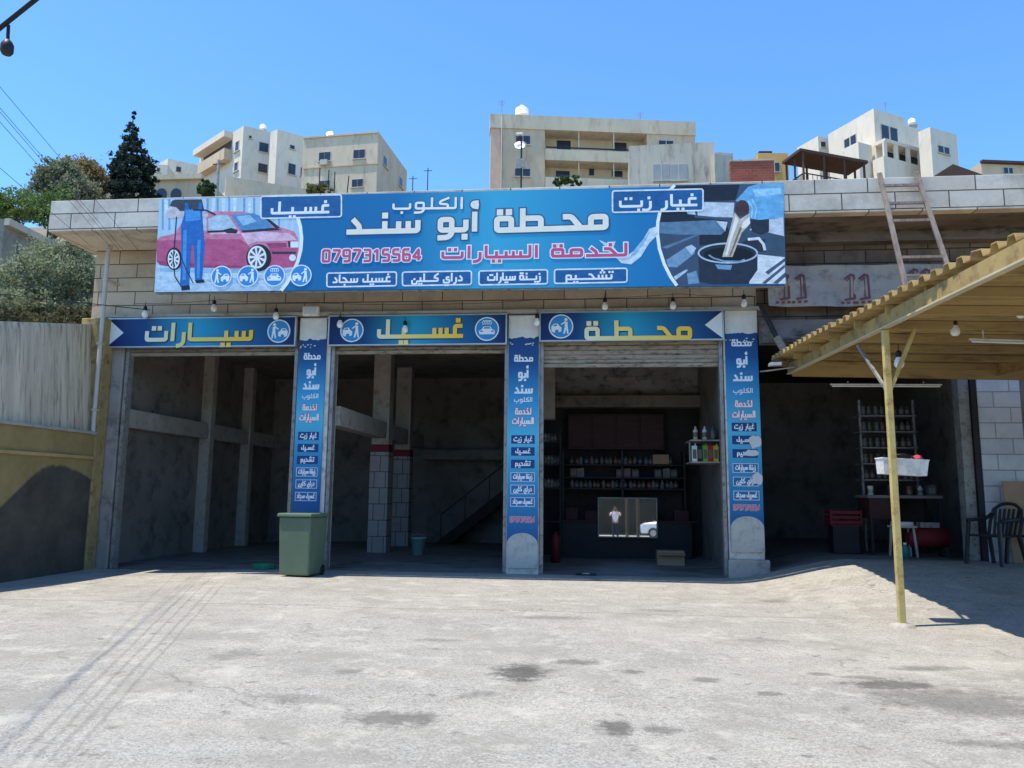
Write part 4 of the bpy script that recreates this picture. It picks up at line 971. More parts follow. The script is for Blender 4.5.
# ------------------------------------------------------------------ wheelie bin
bx, by = -5.37, -1.02; gz0 = gz(bx, by)
t = thing('wheelie_bin', 'green plastic wheelie bin standing before the left pillar', 'bin', (bx, by, gz0))
green = mat('green_bin_plastic', lin((92, 112, 92)), .55, .08, .8, .05, dirt=lin((104, 118, 100)))
mb = MB()
def taper(w0, d0, w1, d1, z0, z1):
    vs = [(sx*w0/2, sy*d0/2, z0) for sx, sy in ((-1, -1), (1, -1), (1, 1), (-1, 1))]+[(sx*w1/2, sy*d1/2, z1) for sx, sy in ((-1, -1), (1, -1), (1, 1), (-1, 1))]
    mb.add(vs, [(3, 2, 1, 0), (4, 5, 6, 7), (0, 1, 5, 4), (1, 2, 6, 5), (2, 3, 7, 6), (3, 0, 4, 7)])
taper(.7, .68, .77, .78, .03, 1.1); mb.build('body', green, t, local=True, bevel=.03)
mb = MB(); taper(.84, .86, .82, .84, 1.103, 1.17); mb.build('lid', green, t, local=True, bevel=.02)
mb = MB(); mb.tube([(-.3, .46, 1.08), (.3, .46, 1.08)], .02, 8); mb.build('handle', green, t, local=True)
for sx in (-.33, .33):
    mb = MB(); mb.tube([(sx-.03, .3, .1), (sx+.03, .3, .1)], .1, 14); mb.build('wheel', M['socket'], t, local=True)
t.rotation_euler = (0, 0, R(-9)); t.scale = (.86, .86, 1)

# bits inside the bays
p = atz(430, 536, .0); p = Vector((-4.2, 3.9, 0))
t = thing('bucket', 'pale green bucket on the floor of the middle bay', 'bucket', p)
MB().lathe([(.0, .01), (.14, .01), (.19, .42), (.2, .42), (.2, .44), (.185, .44), (.13, .03), (0, .03)]).build('body', mat('bucket_plastic', lin((150, 190, 176)), .5, .05), t, local=True)
MB().tube([(.19*math.cos(k*.2-1.57), .05, .42-.16*math.cos(k*.2-1.57)*.0+.16*math.sin(k*math.pi/15)) if False else (.19*math.cos(math.pi*k/15), 0, .43+.1*math.sin(math.pi*k/15)) for k in range(16)], .006, 6).build('handle', M['steel'], t, local=True)
pts = []
for k in range(60):
    a = k*.42; r = .15+.025*math.sin(k*1.7); pts.append((r*1.3*math.cos(a), r*math.sin(a), .015+.0016*k))
o = MB().tube(pts, .012, 6).build('hose', mat('green_hose', lin((40, 150, 110)), .5, .1), loc=None); o.location = (-6.5, -.1, gz(-6.5, 0)+.01); tag(o, 'green hose coiled on the floor left of the bin', 'hose')

# ------------------------------------------------------------------ third bay: cabinet, shelves, bottles, mirror
t = thing('cabinet', 'dark red wooden wall cabinet at the back of the right bay', 'cabinet', (.78, 4.6, 2.75))
MB().box(-.46, 2.0, 4.35, 4.79, 2.7, 3.62).build('carcass', M['wood_dark'], t, bevel=.015)
for k in range(4): MB().box(-.44+k*.612, .14+k*.612, 4.325, 4.347, 2.75, 3.58).build('door', M['wood_dark'], t, bevel=.01)
t = thing('shelf_rack', 'dark shelf rack of oil bottles below the red cabinet', 'shelf', (.6, 4.6, .6))
shz = [1.72, 2.0, 2.32]
for z in shz: MB().box(-.55, 2.45, 4.28, 4.79, z-.03, z).build('shelf_board', M['black_metal'], t)
for x in (-.6, .9, 2.45): MB().box(x, x+.05, 4.28, 4.79, 0, 2.68).build('upright', M['black_metal'], t)
t = thing('counter', 'dark counter below the bottle shelves in the right bay', 'counter', (.8, 4.3, 0))
MB().box(-.6, 2.6, 4.12, 4.26, 0, .88).build('front', M['black_metal'], t); MB().box(-.7, 2.7, 4.05, 4.275, .883, .93).build('worktop', M['wood_dark'], t)
protos = {}
def bottle(kind, col, x, y, z, label, group, h=.2):
    k = (kind, col)
    if k not in protos:
        r = .055
        mb = MB()
        if kind == 'bottle': mb.lathe([(0, 0), (r, 0), (r, h*.68), (r*.5, h*.82), (r*.38, h*.86), (r*.38, h), (0, h)], n=10)
        elif kind == 'can': mb.lathe([(0, 0), (r, 0), (r*1.04, .01), (r, .02), (r, h*.9), (r*1.04, h*.92), (r*.8, h*.95), (0, h*.95)], n=12)
        else:
            mb.box(-.085, .085, -.06, .06, 0, h*1.05); mb.lathe([(.025, h*1.05), (.025, h*1.2), (0, h*1.2)], (.04, 0, 0), 8)
        o = mb.build(kind if kind != 'tub' else 'oil_canister', mat('bottle_plastic', lin(col), .4, .08, 5, 0), loc=(0, 0, 0)); protos[k] = o
        lb = MB()
        if kind == 'tub': lb.box(-.06, .06, -.0625, -.0605, h*.2, h*.8)
        else: lb.lathe([(r*1.02, h*.18), (r*1.02, h*.55)], n=10)
        lb.build('paper_label', ink((112, 106, 94)), o, local=True)
    else: o = copy_tree(protos[k])
    o.location = (x, y, z); return tag(o, label, 'bottle' if kind == 'bottle' else 'can' if kind == 'can' else 'canister', group)
gb = 'oil bottles on the dark shelves'
cols = [(150, 148, 140), (110, 96, 70), (70, 80, 96), (130, 126, 116)]
for row, (z, kind, n_, lab) in enumerate(((1.72, 'bottle', 24, 'oil bottle standing on the lowest shelf above the mirror'), (2.0, 'tub', 14, 'oil canister standing on the second shelf above the mirror'),
                                          (2.32, 'bottle', 22, 'oil bottle standing on the top shelf right under the red cabinet'))):
    for k in range(n_):
        x = -.42+(2.75/n_)*(k+.5)+random.uniform(-.02, .02)
        if row == 1 and .0 < x < .75: continue
        c_ = ((126, 118, 100), (92, 70, 52), (70, 76, 86), (120, 66, 56), (104, 102, 96))[(k*7+row*3+k//4) % 5]
        if random.random() < .08: continue
        bottle(kind, c_, x, 4.42+random.uniform(-.02, .03), z+.001, lab, gb, random.choice((.19, .2, .21)))
for z, n_, lab in ((1.72, 5, 'oil bottle on the lowest board of the narrow rack left of the red cabinet'), (2.3, 5, 'oil bottle on the middle board of the narrow rack left of the red cabinet'), (2.85, 4, 'oil bottle on the top board of the narrow rack left of the red cabinet')):
    for k in range(n_): bottle('bottle', cols[(k*3+n_) % 4], -1.0+k*.08, 3.75+.04*(k % 2), z+.001, lab, 'oil bottles on the narrow rack', .22)
t = thing('shelf_rack', 'narrow dark rack at the left of the red cabinet in the right bay', 'shelf', (-.82, 3.8, 0))
for z in (.9, 1.72, 2.3, 2.85): MB().box(-1.08, -.62, 3.62, 3.98, z-.03, z).build('shelf_board', M['black_metal'], t)
for x in (-1.085, -.64): MB().box(x, x+.04, 3.6, 3.64, 0, 3.2).build('upright', M['black_metal'], t)
for k, (x, y, z, w2, d2, h2, lab) in enumerate(((1.9, 4.5, 2.34, .2, .16, .24, 'small carton on the top shelf below the red cabinet, at its right end'), (.2, 4.16, .932, .22, .12, .22, 'dark carton on the counter left of the mirror top'), (2.35, 4.16, .932, .18, .12, .26, 'dark carton at the right end of the counter'), (-.35, 4.16, .932, .15, .1, .3, 'dark carton at the left end of the counter'))):
    t = thing('carton', lab, 'box', (x, y, z)); mm = M['cardboard'] if k == 0 else M['wood_dark']
    MB().box(-w2, w2, -d2 if k == 0 else -.09, d2 if k == 0 else .09, 0, h2).build('box_body', mm, t, local=True, bevel=.008)
    MB().box(-.03, .03, -d2-.002 if k == 0 else -.092, d2 if k == 0 else .09, h2+.0005, h2+.002).build('tape', M['shutter'], t, local=True)
# mirror
mp = at(627.5, 517.5, 3.98); nrm = -(ray(612, 508)).normalized()
t = thing('mirror', 'rectangular mirror on the counter front reflecting the sunny yard', 'mirror', mp)
q = nrm.to_track_quat('Y', 'Z')   # local +y looks to the viewer
Mx = Matrix.Translation(mp) @ q.to_matrix().to_4x4()
mw, mh = .7, .46
s = NT('mirror_glass'); s.b.inputs['Metallic'].default_value = 1; s.b.inputs['Roughness'].default_value = .02; s.b.inputs['Base Color'].default_value = (.95, .96, .96, 1)
mb = MB().box(-mw, mw, -.02, 0, -mh, mh, Mx); mb.build('glass', s.m, t)
mb = MB()
for (a0, a1, b0, b1) in ((-mw-.03, mw+.03, mh+.001, mh+.03), (-mw-.03, mw+.03, -mh-.03, -mh-.001), (-mw-.03, -mw-.001, -mh, mh), (mw+.001, mw+.03, -mh, mh)): mb.box(a0, a1, -.03, .012, b0, b1, Mx)
mb.build('frame', M['grey_metal'], t)
# side shelf with colourful tubs at the right wall of the third bay
t = thing('wall_shelf', 'small shelf of car products on the right wall of the right bay', 'shelf', (2.7, 2.0, 2.3))
sx0, sx1 = 2.3, 2.94
for z in (2.3, 2.78): MB().box(sx0, sx1, 1.7, 2.6, z-.03, z).build('shelf_board', M['column'], t)
MB().box(sx0, sx0+.03, 2.0, 2.03, 2.3, 2.75).build('upright', M['column'], t)
gs = 'car products on the small wall shelf'
for k, (c_, lab) in enumerate((((230, 230, 226), 'white canister at the left on the small wall shelf'), ((30, 34, 40), 'black canister beside the white one on the small wall shelf'), ((120, 180, 60), 'lime green canister on the small wall shelf'), ((186, 44, 40), 'red canister on the small wall shelf'), ((220, 190, 60), 'yellow canister at the right on the small wall shelf'))):
    o = bottle('tub', c_, 2.38+k*.115, 1.77, 2.301, lab, gs, .3); o.scale = (.64, 1, 1.1)
for k, (c_, x, lab) in enumerate((((200, 196, 186), 2.42, 'pale bottle on top of the small wall shelf, left'), ((214, 216, 220), 2.62, 'white bottle on top of the small wall shelf, middle'), ((90, 100, 120), 2.8, 'blue grey bottle on top of the small wall shelf, right'))):
    bottle('bottle', c_, x, 1.8, 2.781, lab, gs, .3)
t = thing('fire_extinguisher', 'red fire extinguisher on the floor at the left inside the right bay', 'extinguisher', (-.7, 2.6, 0))
MB().lathe([(0, 0), (.1, 0), (.1, .55), (.06, .64), (.03, .66), (.03, .7), (0, .7)]).build('cylinder', M['red_paint'], t, local=True)
MB().tube([(.0, 0, .7), (.14, -.02, .72), (.16, -.02, .5), (.13, -.03, .3)], .015, 6).build('hose', M['socket'], t, local=True)
# boxes on the floor near the mirror
t = thing('floor_box', 'open grey carton on the floor right of the mirror', 'box', (1.9, 2.6, 0))
mb = MB(); mb.box(-.3, .3, -.2, .2, 0, .32); mb.build('carton', M['cardboard'], t, local=True)
mb = MB(); mb.box(-.3, .3, -.36, -.2, .3, .315, Matrix.Translation((0, 0, 0)) @ Matrix.Rotation(R(8), 4, 'X')); mb.build('flap', M['cardboard'], t, local=True)

# ------------------------------------------------------------------ right bay furniture
FZ = .42
t = thing('workbench', 'dark workbench along the right bay opening', 'workbench', (6.6, 1.2, FZ))
MB().box(5.72, 7.18, .95, 1.7, FZ+1.13, FZ+1.19).build('top', mat('worn_top', lin((120, 110, 104)), .5, .2, 3, .1), t, bevel=.006)
MB().box(5.76, 6.3, 1.0, 1.68, FZ+.72, FZ+1.127).build('drawer_box', M['wood_dark'], t)
for x, y in ((5.76, .98), (7.1, .98), (5.76, 1.62), (7.1, 1.62)): MB().box(x, x+.05, y, y+.05, FZ, FZ+.71 if x < 6 else FZ+1.127).build('leg', M['black_metal'], t)
MB().box(6.34, 7.08, 1.6, 1.66, FZ+.1, FZ+1.12).build('back_panel', M['plaster_dark'], t)
t = thing('air_compressor', 'dark red air compressor tank under the workbench', 'compressor', (6.75, .75, FZ))
MB().tube([(-.4, 0, .36), (-.36, 0, .36), (.36, 0, .36), (.4, 0, .36)], [.12, .2, .2, .12], 16).build('tank', M['red_paint'], t, local=True)
for x in (-.28, .28): MB().box(x-.03, x+.03, -.18, .18, 0, .2).build('foot', M['black_metal'], t, local=True)
MB().box(-.16, .2, -.1, .1, .56, .66).build('motor', M['grey_metal'], t, local=True)
t = thing('stool', 'low stool with a stack of papers before the workbench', 'stool', (6.2, .55, FZ))
MB().box(-.22, .22, -.18, .18, .56, .6).build('seat', M['column'], t, local=True, bevel=.01)
for sx in (-.18, .18):
    for sy in (-.14, .14): MB().bar((sx*1.1, sy*1.1, 0), (sx*.9, sy*.9, .56), .035).build('leg', M['column'], t, local=True)
mb = MB()
for k in range(6): mb.box(-.17, .17, -.12, .12, k*.012, k*.012+.01, Matrix.Rotation(R(random.uniform(-9, 9)), 4, 'Z'))
o = mb.build('paper_stack', M['white_plastic'], loc=(0, 0, 0)); o.location = (6.2, .55, FZ+.602); tag(o, 'stack of white papers lying on the low stool', 'papers')
t = thing('bottle', 'teal bottle standing on the floor by the stool', 'bottle', (6.12, .25, gz(6.12, .25)))
MB().lathe([(0, 0), (.06, 0), (.06, .2), (.03, .25), (.025, .3), (0, .3)]).build('body', mat('teal_plastic', lin((30, 120, 120)), .4, .05), t, local=True)
MB().lathe([(.03, .27), (.03, .31), (0, .31)]).build('cap', M['white_plastic'], t, local=True)
t = thing('crate', 'red plastic crate on the floor left of the workbench', 'crate', (5.35, 1.4, FZ))
mb = MB(); mb.box(-.3, .3, -.2, .2, .55, .58)
for z in (.6, .7, .8):
    for sy in (-.2, .2): mb.box(-.3, .3, sy-.012, sy+.012, z, z+.06)
    for sx in (-.3, .3): mb.box(sx-.012, sx+.012, -.185, .185, z, z+.06)
for sx in (-.3, .3):
    for sy in (-.2, .2): mb.box(sx-.02, sx+.02, sy-.02, sy+.02, .58, .88)
mb.build('basket', M['red_paint'], t, local=True)
mb = MB(); mb.box(-.26, .26, -.17, .17, 0, .547); mb.build('base', M['black_metal'], t, local=True)
# shelves on the right wall of that bay
t = thing('shelf_rack', 'dark steel shelf rack with spray cans above the workbench', 'shelf', (6.9, 2.0, FZ))
for x in (6.02, 6.62, 7.16): MB().box(x, x+.045, 2.1, 2.14, FZ, 3.7).build('upright', M['grey_metal'], t)
rz_ = (1.95, 2.3, 2.65, 3.0, 3.35)
for z in rz_: MB().box(6.0, 7.2, 2.0, 2.45, z-.03, z).build('shelf_board', M['grey_metal'], t)
gk = 'goods on the steel rack over the workbench'
for z, lab in zip(rz_, ('on the lowest board of the steel rack over the workbench', 'on the second board from below of the steel rack', 'on the middle board of the steel rack over the workbench', 'on the second board from the top of the steel rack', 'on the top board of the steel rack over the workbench')):
    for k in range(8):
        kd = 'can' if (k < 5) == (z > 2.2) else 'bottle'
        bottle(kd, ((88, 84, 78), (86, 74, 54))[k % 2], 6.12+k*.135, 2.1+.05*(k % 2), z+.001, f'{("grey", "tan")[k % 2]} {kd} {lab}', gk, .22)
for k, (x, c_, kd, lab) in enumerate(((5.85, (190, 188, 180), 'can', 'white can at the left end of the workbench top'), (6.3, (60, 60, 66), 'tub', 'dark canister on the workbench top behind the mustard post'), (6.62, (96, 60, 56), 'can', 'brown can on the middle of the workbench top'), (6.86, (176, 178, 176), 'bottle', 'pale bottle on the workbench top near the door jamb'), (7.04, (70, 74, 80), 'tub', 'grey canister at the right end of the workbench top'))):
    bottle(kd, c_, x, 1.15+.07*(k % 2), FZ+1.191, lab, 'things on the workbench', .2)
# white trough behind the post
p0, p1 = at(880, 455, -5.12), at(927, 475, -5.12)
t = thing('trough', 'white plastic trough with a black cable fixed behind the mustard post', 'trough', ((p0.x+p1.x)/2, -5.05, p1.z))
w_ = (p1.x-p0.x)/2; hh = p0.z-p1.z-.06
mb = MB(); vs = []
for k, (sc, z) in enumerate(((.93, 0), (1, hh), (1.03, hh), (1.03, hh+.015), (.97, hh+.015), (.9, .015))):
    vs += [(sx*w_*sc, sy*(.13*sc), z) for sx, sy in ((-1, -1), (1, -1), (1, 1), (-1, 1))]
mb.add(vs, [(3, 2, 1, 0), (20, 21, 22, 23)]+[(4*i+k, 4*i+(k+1) % 4, 4*i+4+(k+1) % 4, 4*i+4+k) for i in range(5) for k in range(4)]); mb.build('tray', M['white_plastic'], t, local=True)
t.rotation_euler = (0, R(3), 0)
pts = [(-.05+.12*math.cos(k*.5)+.003*k, -.02+.04*math.sin(k*.7), hh+.0+.07*abs(math.sin(k*.5))) for k in range(26)]
o = MB().tube([Vector(q)+t.location for q in pts], .014, 6).build('coiled_cable', M['cable'], loc=t.location.copy()); tag(o, 'black cable bundle lying in the white trough', 'cable')
o = thing('rag', 'crumpled red and white rag in the right end of the trough', 'rag', t.location+Vector((w_*.72, 0, hh)))
mb = MB(); mb.lathe([(0, -.06), (.06, -.04), (.075, .01), (.05, .05), (.0, .07)], n=9); 
mb.v = [(x+.015*noise.noise(Vector((x*30, y*30, z*30))), y, z+.02*noise.noise(Vector((x*25, y*25, 4)))) for x, y, z in mb.v]
mb.build('cloth', mat('red_rag', lin((190, 70, 84)), .9, .4, 12, .3), o, local=True)
# plastic chairs
chair0 = None
def make_chair(x, y, rz, label):
    global chair0
    if chair0 is None:
        cm = mat('dark_green_chair_plastic', lin((40, 44, 44)), .45, .1, 3, .05)
        t = thing('plastic_chair', label, 'chair', (x, y, gz(x, y)), rz, 'dark plastic armchairs by the white pillar')
        mb = MB(); mb.box(-.25, .25, -.24, .24, .43, .46); mb.build('seat', cm, t, local=True, bevel=.02)
        for sx in (-1, 1):
            MB().bar((sx*.29, -.28, 0), (sx*.25, -.22, .66), .055, .045).build('leg', cm, t, local=True, bevel=.008)
            MB().bar((sx*.27, .32, 0), (sx*.24, .22, .45), .055, .045).build('leg', cm, t, local=True, bevel=.008)
            MB().tube([(sx*.25, -.24, .64), (sx*.28, -.2, .68), (sx*.29, 0, .69), (sx*.27, .2, .7), (sx*.23, .29, .78)], [.022, .03, .03, .028, .02], 8).build('armrest', cm, t, local=True)
        mb = MB()
        for k in range(6):
            xx = -.17+k*.068; mb.bar((xx*.95, .23, .45), (xx*1.1, .345, .86-.25*xx*xx), .038, .018)
        mb.tube([(-.25, .22, .44), (-.255, .29, .66), (-.22, .345, .85), (-.12, .37, .925), (0, .375, .945), (.12, .37, .925), (.22, .345, .85), (.255, .29, .66), (.25, .22, .44)], .026, 8)
        mb.build('backrest', cm, t, local=True); chair0 = t
    else:
        t = copy_tree(chair0); t.location = (x, y, gz(x, y)); t.rotation_euler = (0, 0, rz); tag(t, label)
    t.scale = (1.14, 1.14, 1.14)
    return t
make_chair(7.22, -.85, R(-62), 'dark plastic armchair nearest the dark bay, turned to the left')
make_chair(7.95, -.75, R(-78), 'dark plastic armchair at the right picture edge in front of the cardboard')
p = at(995, 479, -.2)
t = thing('cardboard_sheet', 'large brown cardboard sheet leaning on the white block pillar', 'cardboard', (8.4, -.2, gz(8.4, -.2)))
Mx = Matrix.Translation((8.4, -.3, gz(8.4, -.3))) @ Matrix.Rotation(R(-7), 4, 'X')
MB().box(-.6, .6, -.01, .01, 0, 1.5, Mx).build('sheet', M['cardboard'], t)
MB().box(-.6, .6, -.016, -.0125, 1.42, 1.5, Mx).build('folded_edge', M['cardboard'], t)

# loose stones and litter on the shaded yard at the right
rg = random.Random(3)
st_m = mat('pale_stone', lin((170, 164, 152)), .9, .2, 8, .3)
for k, (px, py) in enumerate(((905, 563), (958, 588), (941, 578), (985, 600), (1000, 622), (930, 602), (868, 552), (975, 566), (1010, 590), (889, 571))):
    p = atz(px, py, gz(*atz(px, py, .25)[:2])); p = Vector((p.x, p.y, gz(p.x, p.y)))
    mb = MB(); mb.lathe([(0, 0), (.05, .0), (.06, .02), (.03, .045), (0, .05)], n=7)
    mb.v = [(x*(1+.5*rg.random())*1.3, y*(1+.4*rg.random()), z) for x, y, z in mb.v]
    o = mb.build('stone', st_m, loc=p); tag(o, 'small pale stone lying on the shaded ground under the canopy', 'stone', 'small stones on the shaded ground')
for k in range(16):
    p = atz(rg.uniform(60, 880), rg.uniform(605, 750)); p = Vector((p.x, p.y, gz(p.x, p.y)-.003)); mb = MB(); f_ = rg.uniform(.25, .5)
    mb.lathe([(0, 0), (.05*f_, .0), (.06*f_, .02*f_), (.03*f_, .045*f_), (0, .05*f_)], n=6); mb.v = [(x*(1+.5*rg.random()), y*(1+.4*rg.random()), z) for x, y, z in mb.v]
    tag(mb.build('pebble', st_m, loc=p), 'tiny pebble lying on the sunny forecourt', 'pebble', 'pebbles on the sunny forecourt')
mb = MB(); mb.box(-.2, .2, -.09, .09, 0, .02); mb.v = [(x+.06*y, y, z+.05*abs(x)) for x, y, z in mb.v]
p = atz(774, 601); o = mb.build('rubber_scrap', M['socket'], loc=Vector((p.x, p.y, gz(p.x, p.y)+.004))); tag(o, 'flat dark scrap lying on the sunny ground in front of the right pillar', 'scrap')

# ------------------------------------------------------------------ background buildings
def face(px, py, o, d):
    """photo pixel on the vertical plane through o along d: (u, z)"""
    r = ray(px, py); nrm = Vector((d.y, -d.x, 0)); t = (o-CAM).dot(nrm)/r.dot(nrm); p = CAM+r*t
    return (p-o).dot(d), p.z
class Bld:
    def __init__(s, name, label, cat, wallmat, C, L, Rr, Y, zb, depth=None, group=None):
        top = at(C[0], C[1], Y); s.zt = top.z; s.C = Vector((top.x, top.y, 0))
        s.R = atz(Rr[0], Rr[1], s.zt); s.L = atz(L[0], L[1], s.zt); s.R.z = s.L.z = 0
        s.dR = (s.R-s.C).normalized(); s.dL = (s.L-s.C).normalized(); s.zb = zb
        s.t = thing(name, label, cat, (s.C.x, s.C.y, zb), group=group); s.m = wallmat
    def body(s, m=None, z1=None, z0=None, name='wall'):
        p = [s.C, s.R, s.R+s.L-s.C, s.L]
        return MB().prism([(q.x, q.y) for q in p], s.zb if z0 is None else z0, z1 or s.zt).build(name, m or s.m, s.t)
    def fb(s, side, x0, y0, x1, y1, d0, d1, name, m, parent=None):
        d = s.dR if side == 'R' else s.dL; o = s.C
        xm = x0 if x1-x0 > 20 else (x0+x1)/2
        ua = face(x0, y1, o, d)[0]; ub = face(x1, y0, o, d)[0]; za = face(xm, y1, o, d)[1]; zb_ = face(xm, y0, o, d)[1]
        ua, ub = sorted((ua, ub)); n = Vector((d.y, -d.x, 0))
        if n.dot(CAM-s.C) < 0: n = -n
        vs = []
        for z in (za, zb_):
            for e in (d0, d1):
                for u in (ua, ub): vs.append(o+d*u+n*e+Vector((0, 0, z)))
        fs = [(0, 2, 3, 1), (4, 5, 7, 6), (0, 1, 5, 4), (2, 6, 7, 3), (0, 4, 6, 2), (1, 3, 7, 5)]
        mb = MB(); mb.add(vs, fs); bm_ = mb.build(name, m, parent or s.t)
        bm2 = bmesh.new(); bm2.from_mesh(bm_.data); bmesh.ops.recalc_face_normals(bm2, faces=bm2.faces); bm2.to_mesh(bm_.data); bm2.free()
        return bm_
    def win(s, side, x0, y0, x1, y1, m=None):
        f_ = s.fb(side, x0-.5, y0-.5, x1+.5, y1+.5, -.05, .05, 'window', MW)
        s.fb(side, x0, y0, x1, y1, .052, .065, 'pane', m or M['glass'], f_)
        s.fb(side, x0-1, y1+.5, x1+1, y1+1.3, .0, .22, 'sill', MW, f_)
        if x1-x0 > 6: s.fb(side, (x0+x1)/2-.25, y0, (x0+x1)/2+.25, y1, .066, .08, 'mullion', MW, f_)
MW = mat('window_frame', lin((190, 182, 170)), .7, .1)
stone_w = mat('bright_limestone', lin((222, 208, 188)), .9, .06, .5, .2, 5, dirt=lin((206, 190, 168)), stretch=(1, 1, .35))
stone_t = mat('weathered_limestone', lin((206, 188, 162)), .9, .1, .5, .2, 5, dirt=lin((178, 158, 132)), stretch=(1, 1, .35))
stone_b = mat('beige_limestone', lin((204, 180, 150)), .9, .08, .5, .2, 5, dirt=lin((182, 156, 126)), stretch=(1, 1, .35))
conc_d = mat('weathered_concrete', lin((186, 176, 160)), .9, .14, .5, .2, 5, dirt=lin((124, 116, 104)), stretch=(1, 1, .2))
def hb(x, y): return hz(x, y)-1.5
# left cluster of flats
B = Bld('apartment_block', 'pale stone apartment block with slanting balconies, left one on the hill', 'building', stone_w, (243.8, 125.6), (200, 153.5), (270.8, 132), 78, 26)
B.body()
B.win('R', 249, 136, 251.5, 138.5); B.win('R', 259, 143, 268.5, 152); B.win('R', 258, 164, 267.5, 172.5)
B.win('L', 235.5, 142, 239, 151); B.win('L', 234.5, 163, 238, 171)
B.fb('L', 203, 158, 231, 168, -.05, .03, 'balcony_opening', M['glass'])
B.fb('L', 201, 153, 231.5, 158.5, .0, 1.2, 'balcony_roof', stone_w); B.fb('L', 203, 168, 231, 178, .0, 1.1, 'balcony_parapet', stone_b)
B.fb('L', 212, 160, 224, 164, .3, .9, 'awning', mat('purple_awning', lin((120, 100, 150)), .7, .1))
B = Bld('apartment_block', 'pale stone apartment block with small windows between two others on the hill', 'building', stone_w, (277.6, 129.2), (270.6, 132.2), (309, 138), 76, 26)
B.body(); B.win('R', 290, 145.5, 294.5, 149); B.win('R', 288, 164, 295.5, 174.5); B.win('R', 300.5, 168, 305, 176.5)
B = Bld('apartment_block', 'tan stone block with square windows and small balcony, right of the white flats', 'building', stone_t, (378.4, 131.5), (303.5, 137.5), (407, 171), 66, 20)
B.body()
for r_ in ((319, 152.5, 330.5, 161), (353.5, 150, 365, 158.5), (352, 179.5, 363, 187), (319, 181, 330, 188)): B.win('L', *r_)
B.win('R', 383, 157, 386.5, 166.5); B.win('R', 399, 178, 402, 187)
B.fb('L', 322, 161.5, 329, 166.5, .06, .6, 'air_conditioner', MW)
B.fb('L', 303.6, 168, 378, 169.5, .0, .12, 'string_course', stone_b)
B.fb('L', 303.6, 137.6, 378, 139.2, .0, .15, 'parapet', stone_b)
# three-storey block with loggias
B = Bld('apartment_block', 'wide beige apartment block with two long loggias and roof tank', 'building', stone_b, (501.4, 115), (489.5, 114), (695, 122.8), 50, 15)
p = [B.C, B.R, B.R+B.L-B.C, B.L]
n3 = Vector((B.dR.y, -B.dR.x, 0)); ins = -n3*1.6
core = [B.C+ins, B.R+ins, B.R+B.L-B.C, B.L]
core = [B.C+ins, B.R+ins, B.R-n3*9, B.C-n3*9]
MB().prism([(q.x, q.y) for q in core], B.zb, B.zt).build('wall', stone_b, B.t)
B.fb('R', 501.4, 115.2, 545, 210, -1.6, 0, 'wall', stone_b); B.fb('R', 648, 130.8, 695, 210, -1.6, 0, 'wall', stone_b)
B.fb('R', 490, 114.2, 695, 128, -1.6, .12, 'roof_parapet', stone_t)
B.fb('R', 545.2, 149, 647.8, 160, -1.6, .06, 'balcony_parapet', stone_t); B.fb('R', 545.2, 177, 647.8, 196, -1.6, .06, 'balcony_parapet', stone_t)
B.fb('R', 489.8, 115.6, 501.2, 210, -1.5, -.05, 'wall', mat('pink_render', lin((212, 176, 150)), .9, .08))
for x in (578.5, 613.5): B.fb('R', x, 130, x+1, 150, -.3, -.1, 'post', stone_t); B.fb('R', x, 162, x+1, 176.5, -.3, -.1, 'post', stone_t)
B.fb('R', 546, 146.2, 647, 147.2, -.1, -.02, 'railing', M['black_metal'])
B.win('R', 516, 136, 530, 144.5); B.win('R', 659, 141, 673, 150); B.win('R', 515, 169, 530, 176.5)
for r_ in ((559, 133, 573, 143), (616, 135, 630, 143.5), (558, 164, 572, 170), (592, 161, 597, 168.5), (615, 164, 626, 170)):
    f_ = B.fb('R', r_[0]-.5, r_[1]-.5, r_[2]+.5, r_[3]+.5, -1.62, -1.55, 'window', MW); B.fb('R', *r_, -1.548, -1.53, 'pane', M['glass'], f_)
B.fb('R', 500.2, 114, 502.2, 205, .0, .2, 'downpipe', mat('white_pipe', lin((220, 214, 200)), .6, .05))
tk = at(525, 116, 55)
t = thing('water_tank', 'round white water tank on the roof of the beige block with loggias', 'water tank', (tk.x, 51.5, B.zt))
MB().lathe([(0, 0), (.62, 0), (.62, .5), (.66, .52), (.66, .6), (.62, .62), (.62, 1.25), (.3, 1.48), (.2, 1.5), (.2, 1.6), (0, 1.6)], n=18).build('tank', M['white_plastic'], t, local=True)
B = Bld('house', 'streaked concrete house with a double window in front of the beige block', 'building', conc_d, (629, 146), (627, 146.1), (714, 141.8), 44, 14)
p = [B.C, B.R, B.R-Vector((B.dR.y, -B.dR.x, 0))*6, B.C-Vector((B.dR.y, -B.dR.x, 0))*6]
MB().prism([(q.x, q.y) for q in p], B.zb, B.zt).build('wall', conc_d, B.t)
mg = mat('pale_pane', lin((150, 152, 150)), .3, .1)
B.win('R', 653.5, 164.5, 669, 180.5, mg); B.win('R', 671, 164.5, 686.5, 180.5, mg)
def simple(name, label, m, C, Rr, Y, zb, dep, cat='building'):
    B = Bld(name, label, cat, m, C, (C[0]-1, C[1]), Rr, Y, zb); n = Vector((B.dR.y, -B.dR.x, 0))
    p = [B.C, B.R, B.R-n*dep, B.C-n*dep]; MB().prism([(q.x, q.y) for q in p], B.zb, B.zt).build('wall', m, B.t); B.n = n; return B
B = simple('garden_wall', 'grey concrete wall between the streaked house and red brick wall', conc_d, (714.5, 154), (733, 155.5), 43, 14, 1., 'wall')
B.fb('R', 714.5, 153, 733, 154.4, .0, .08, 'coping', stone_t)
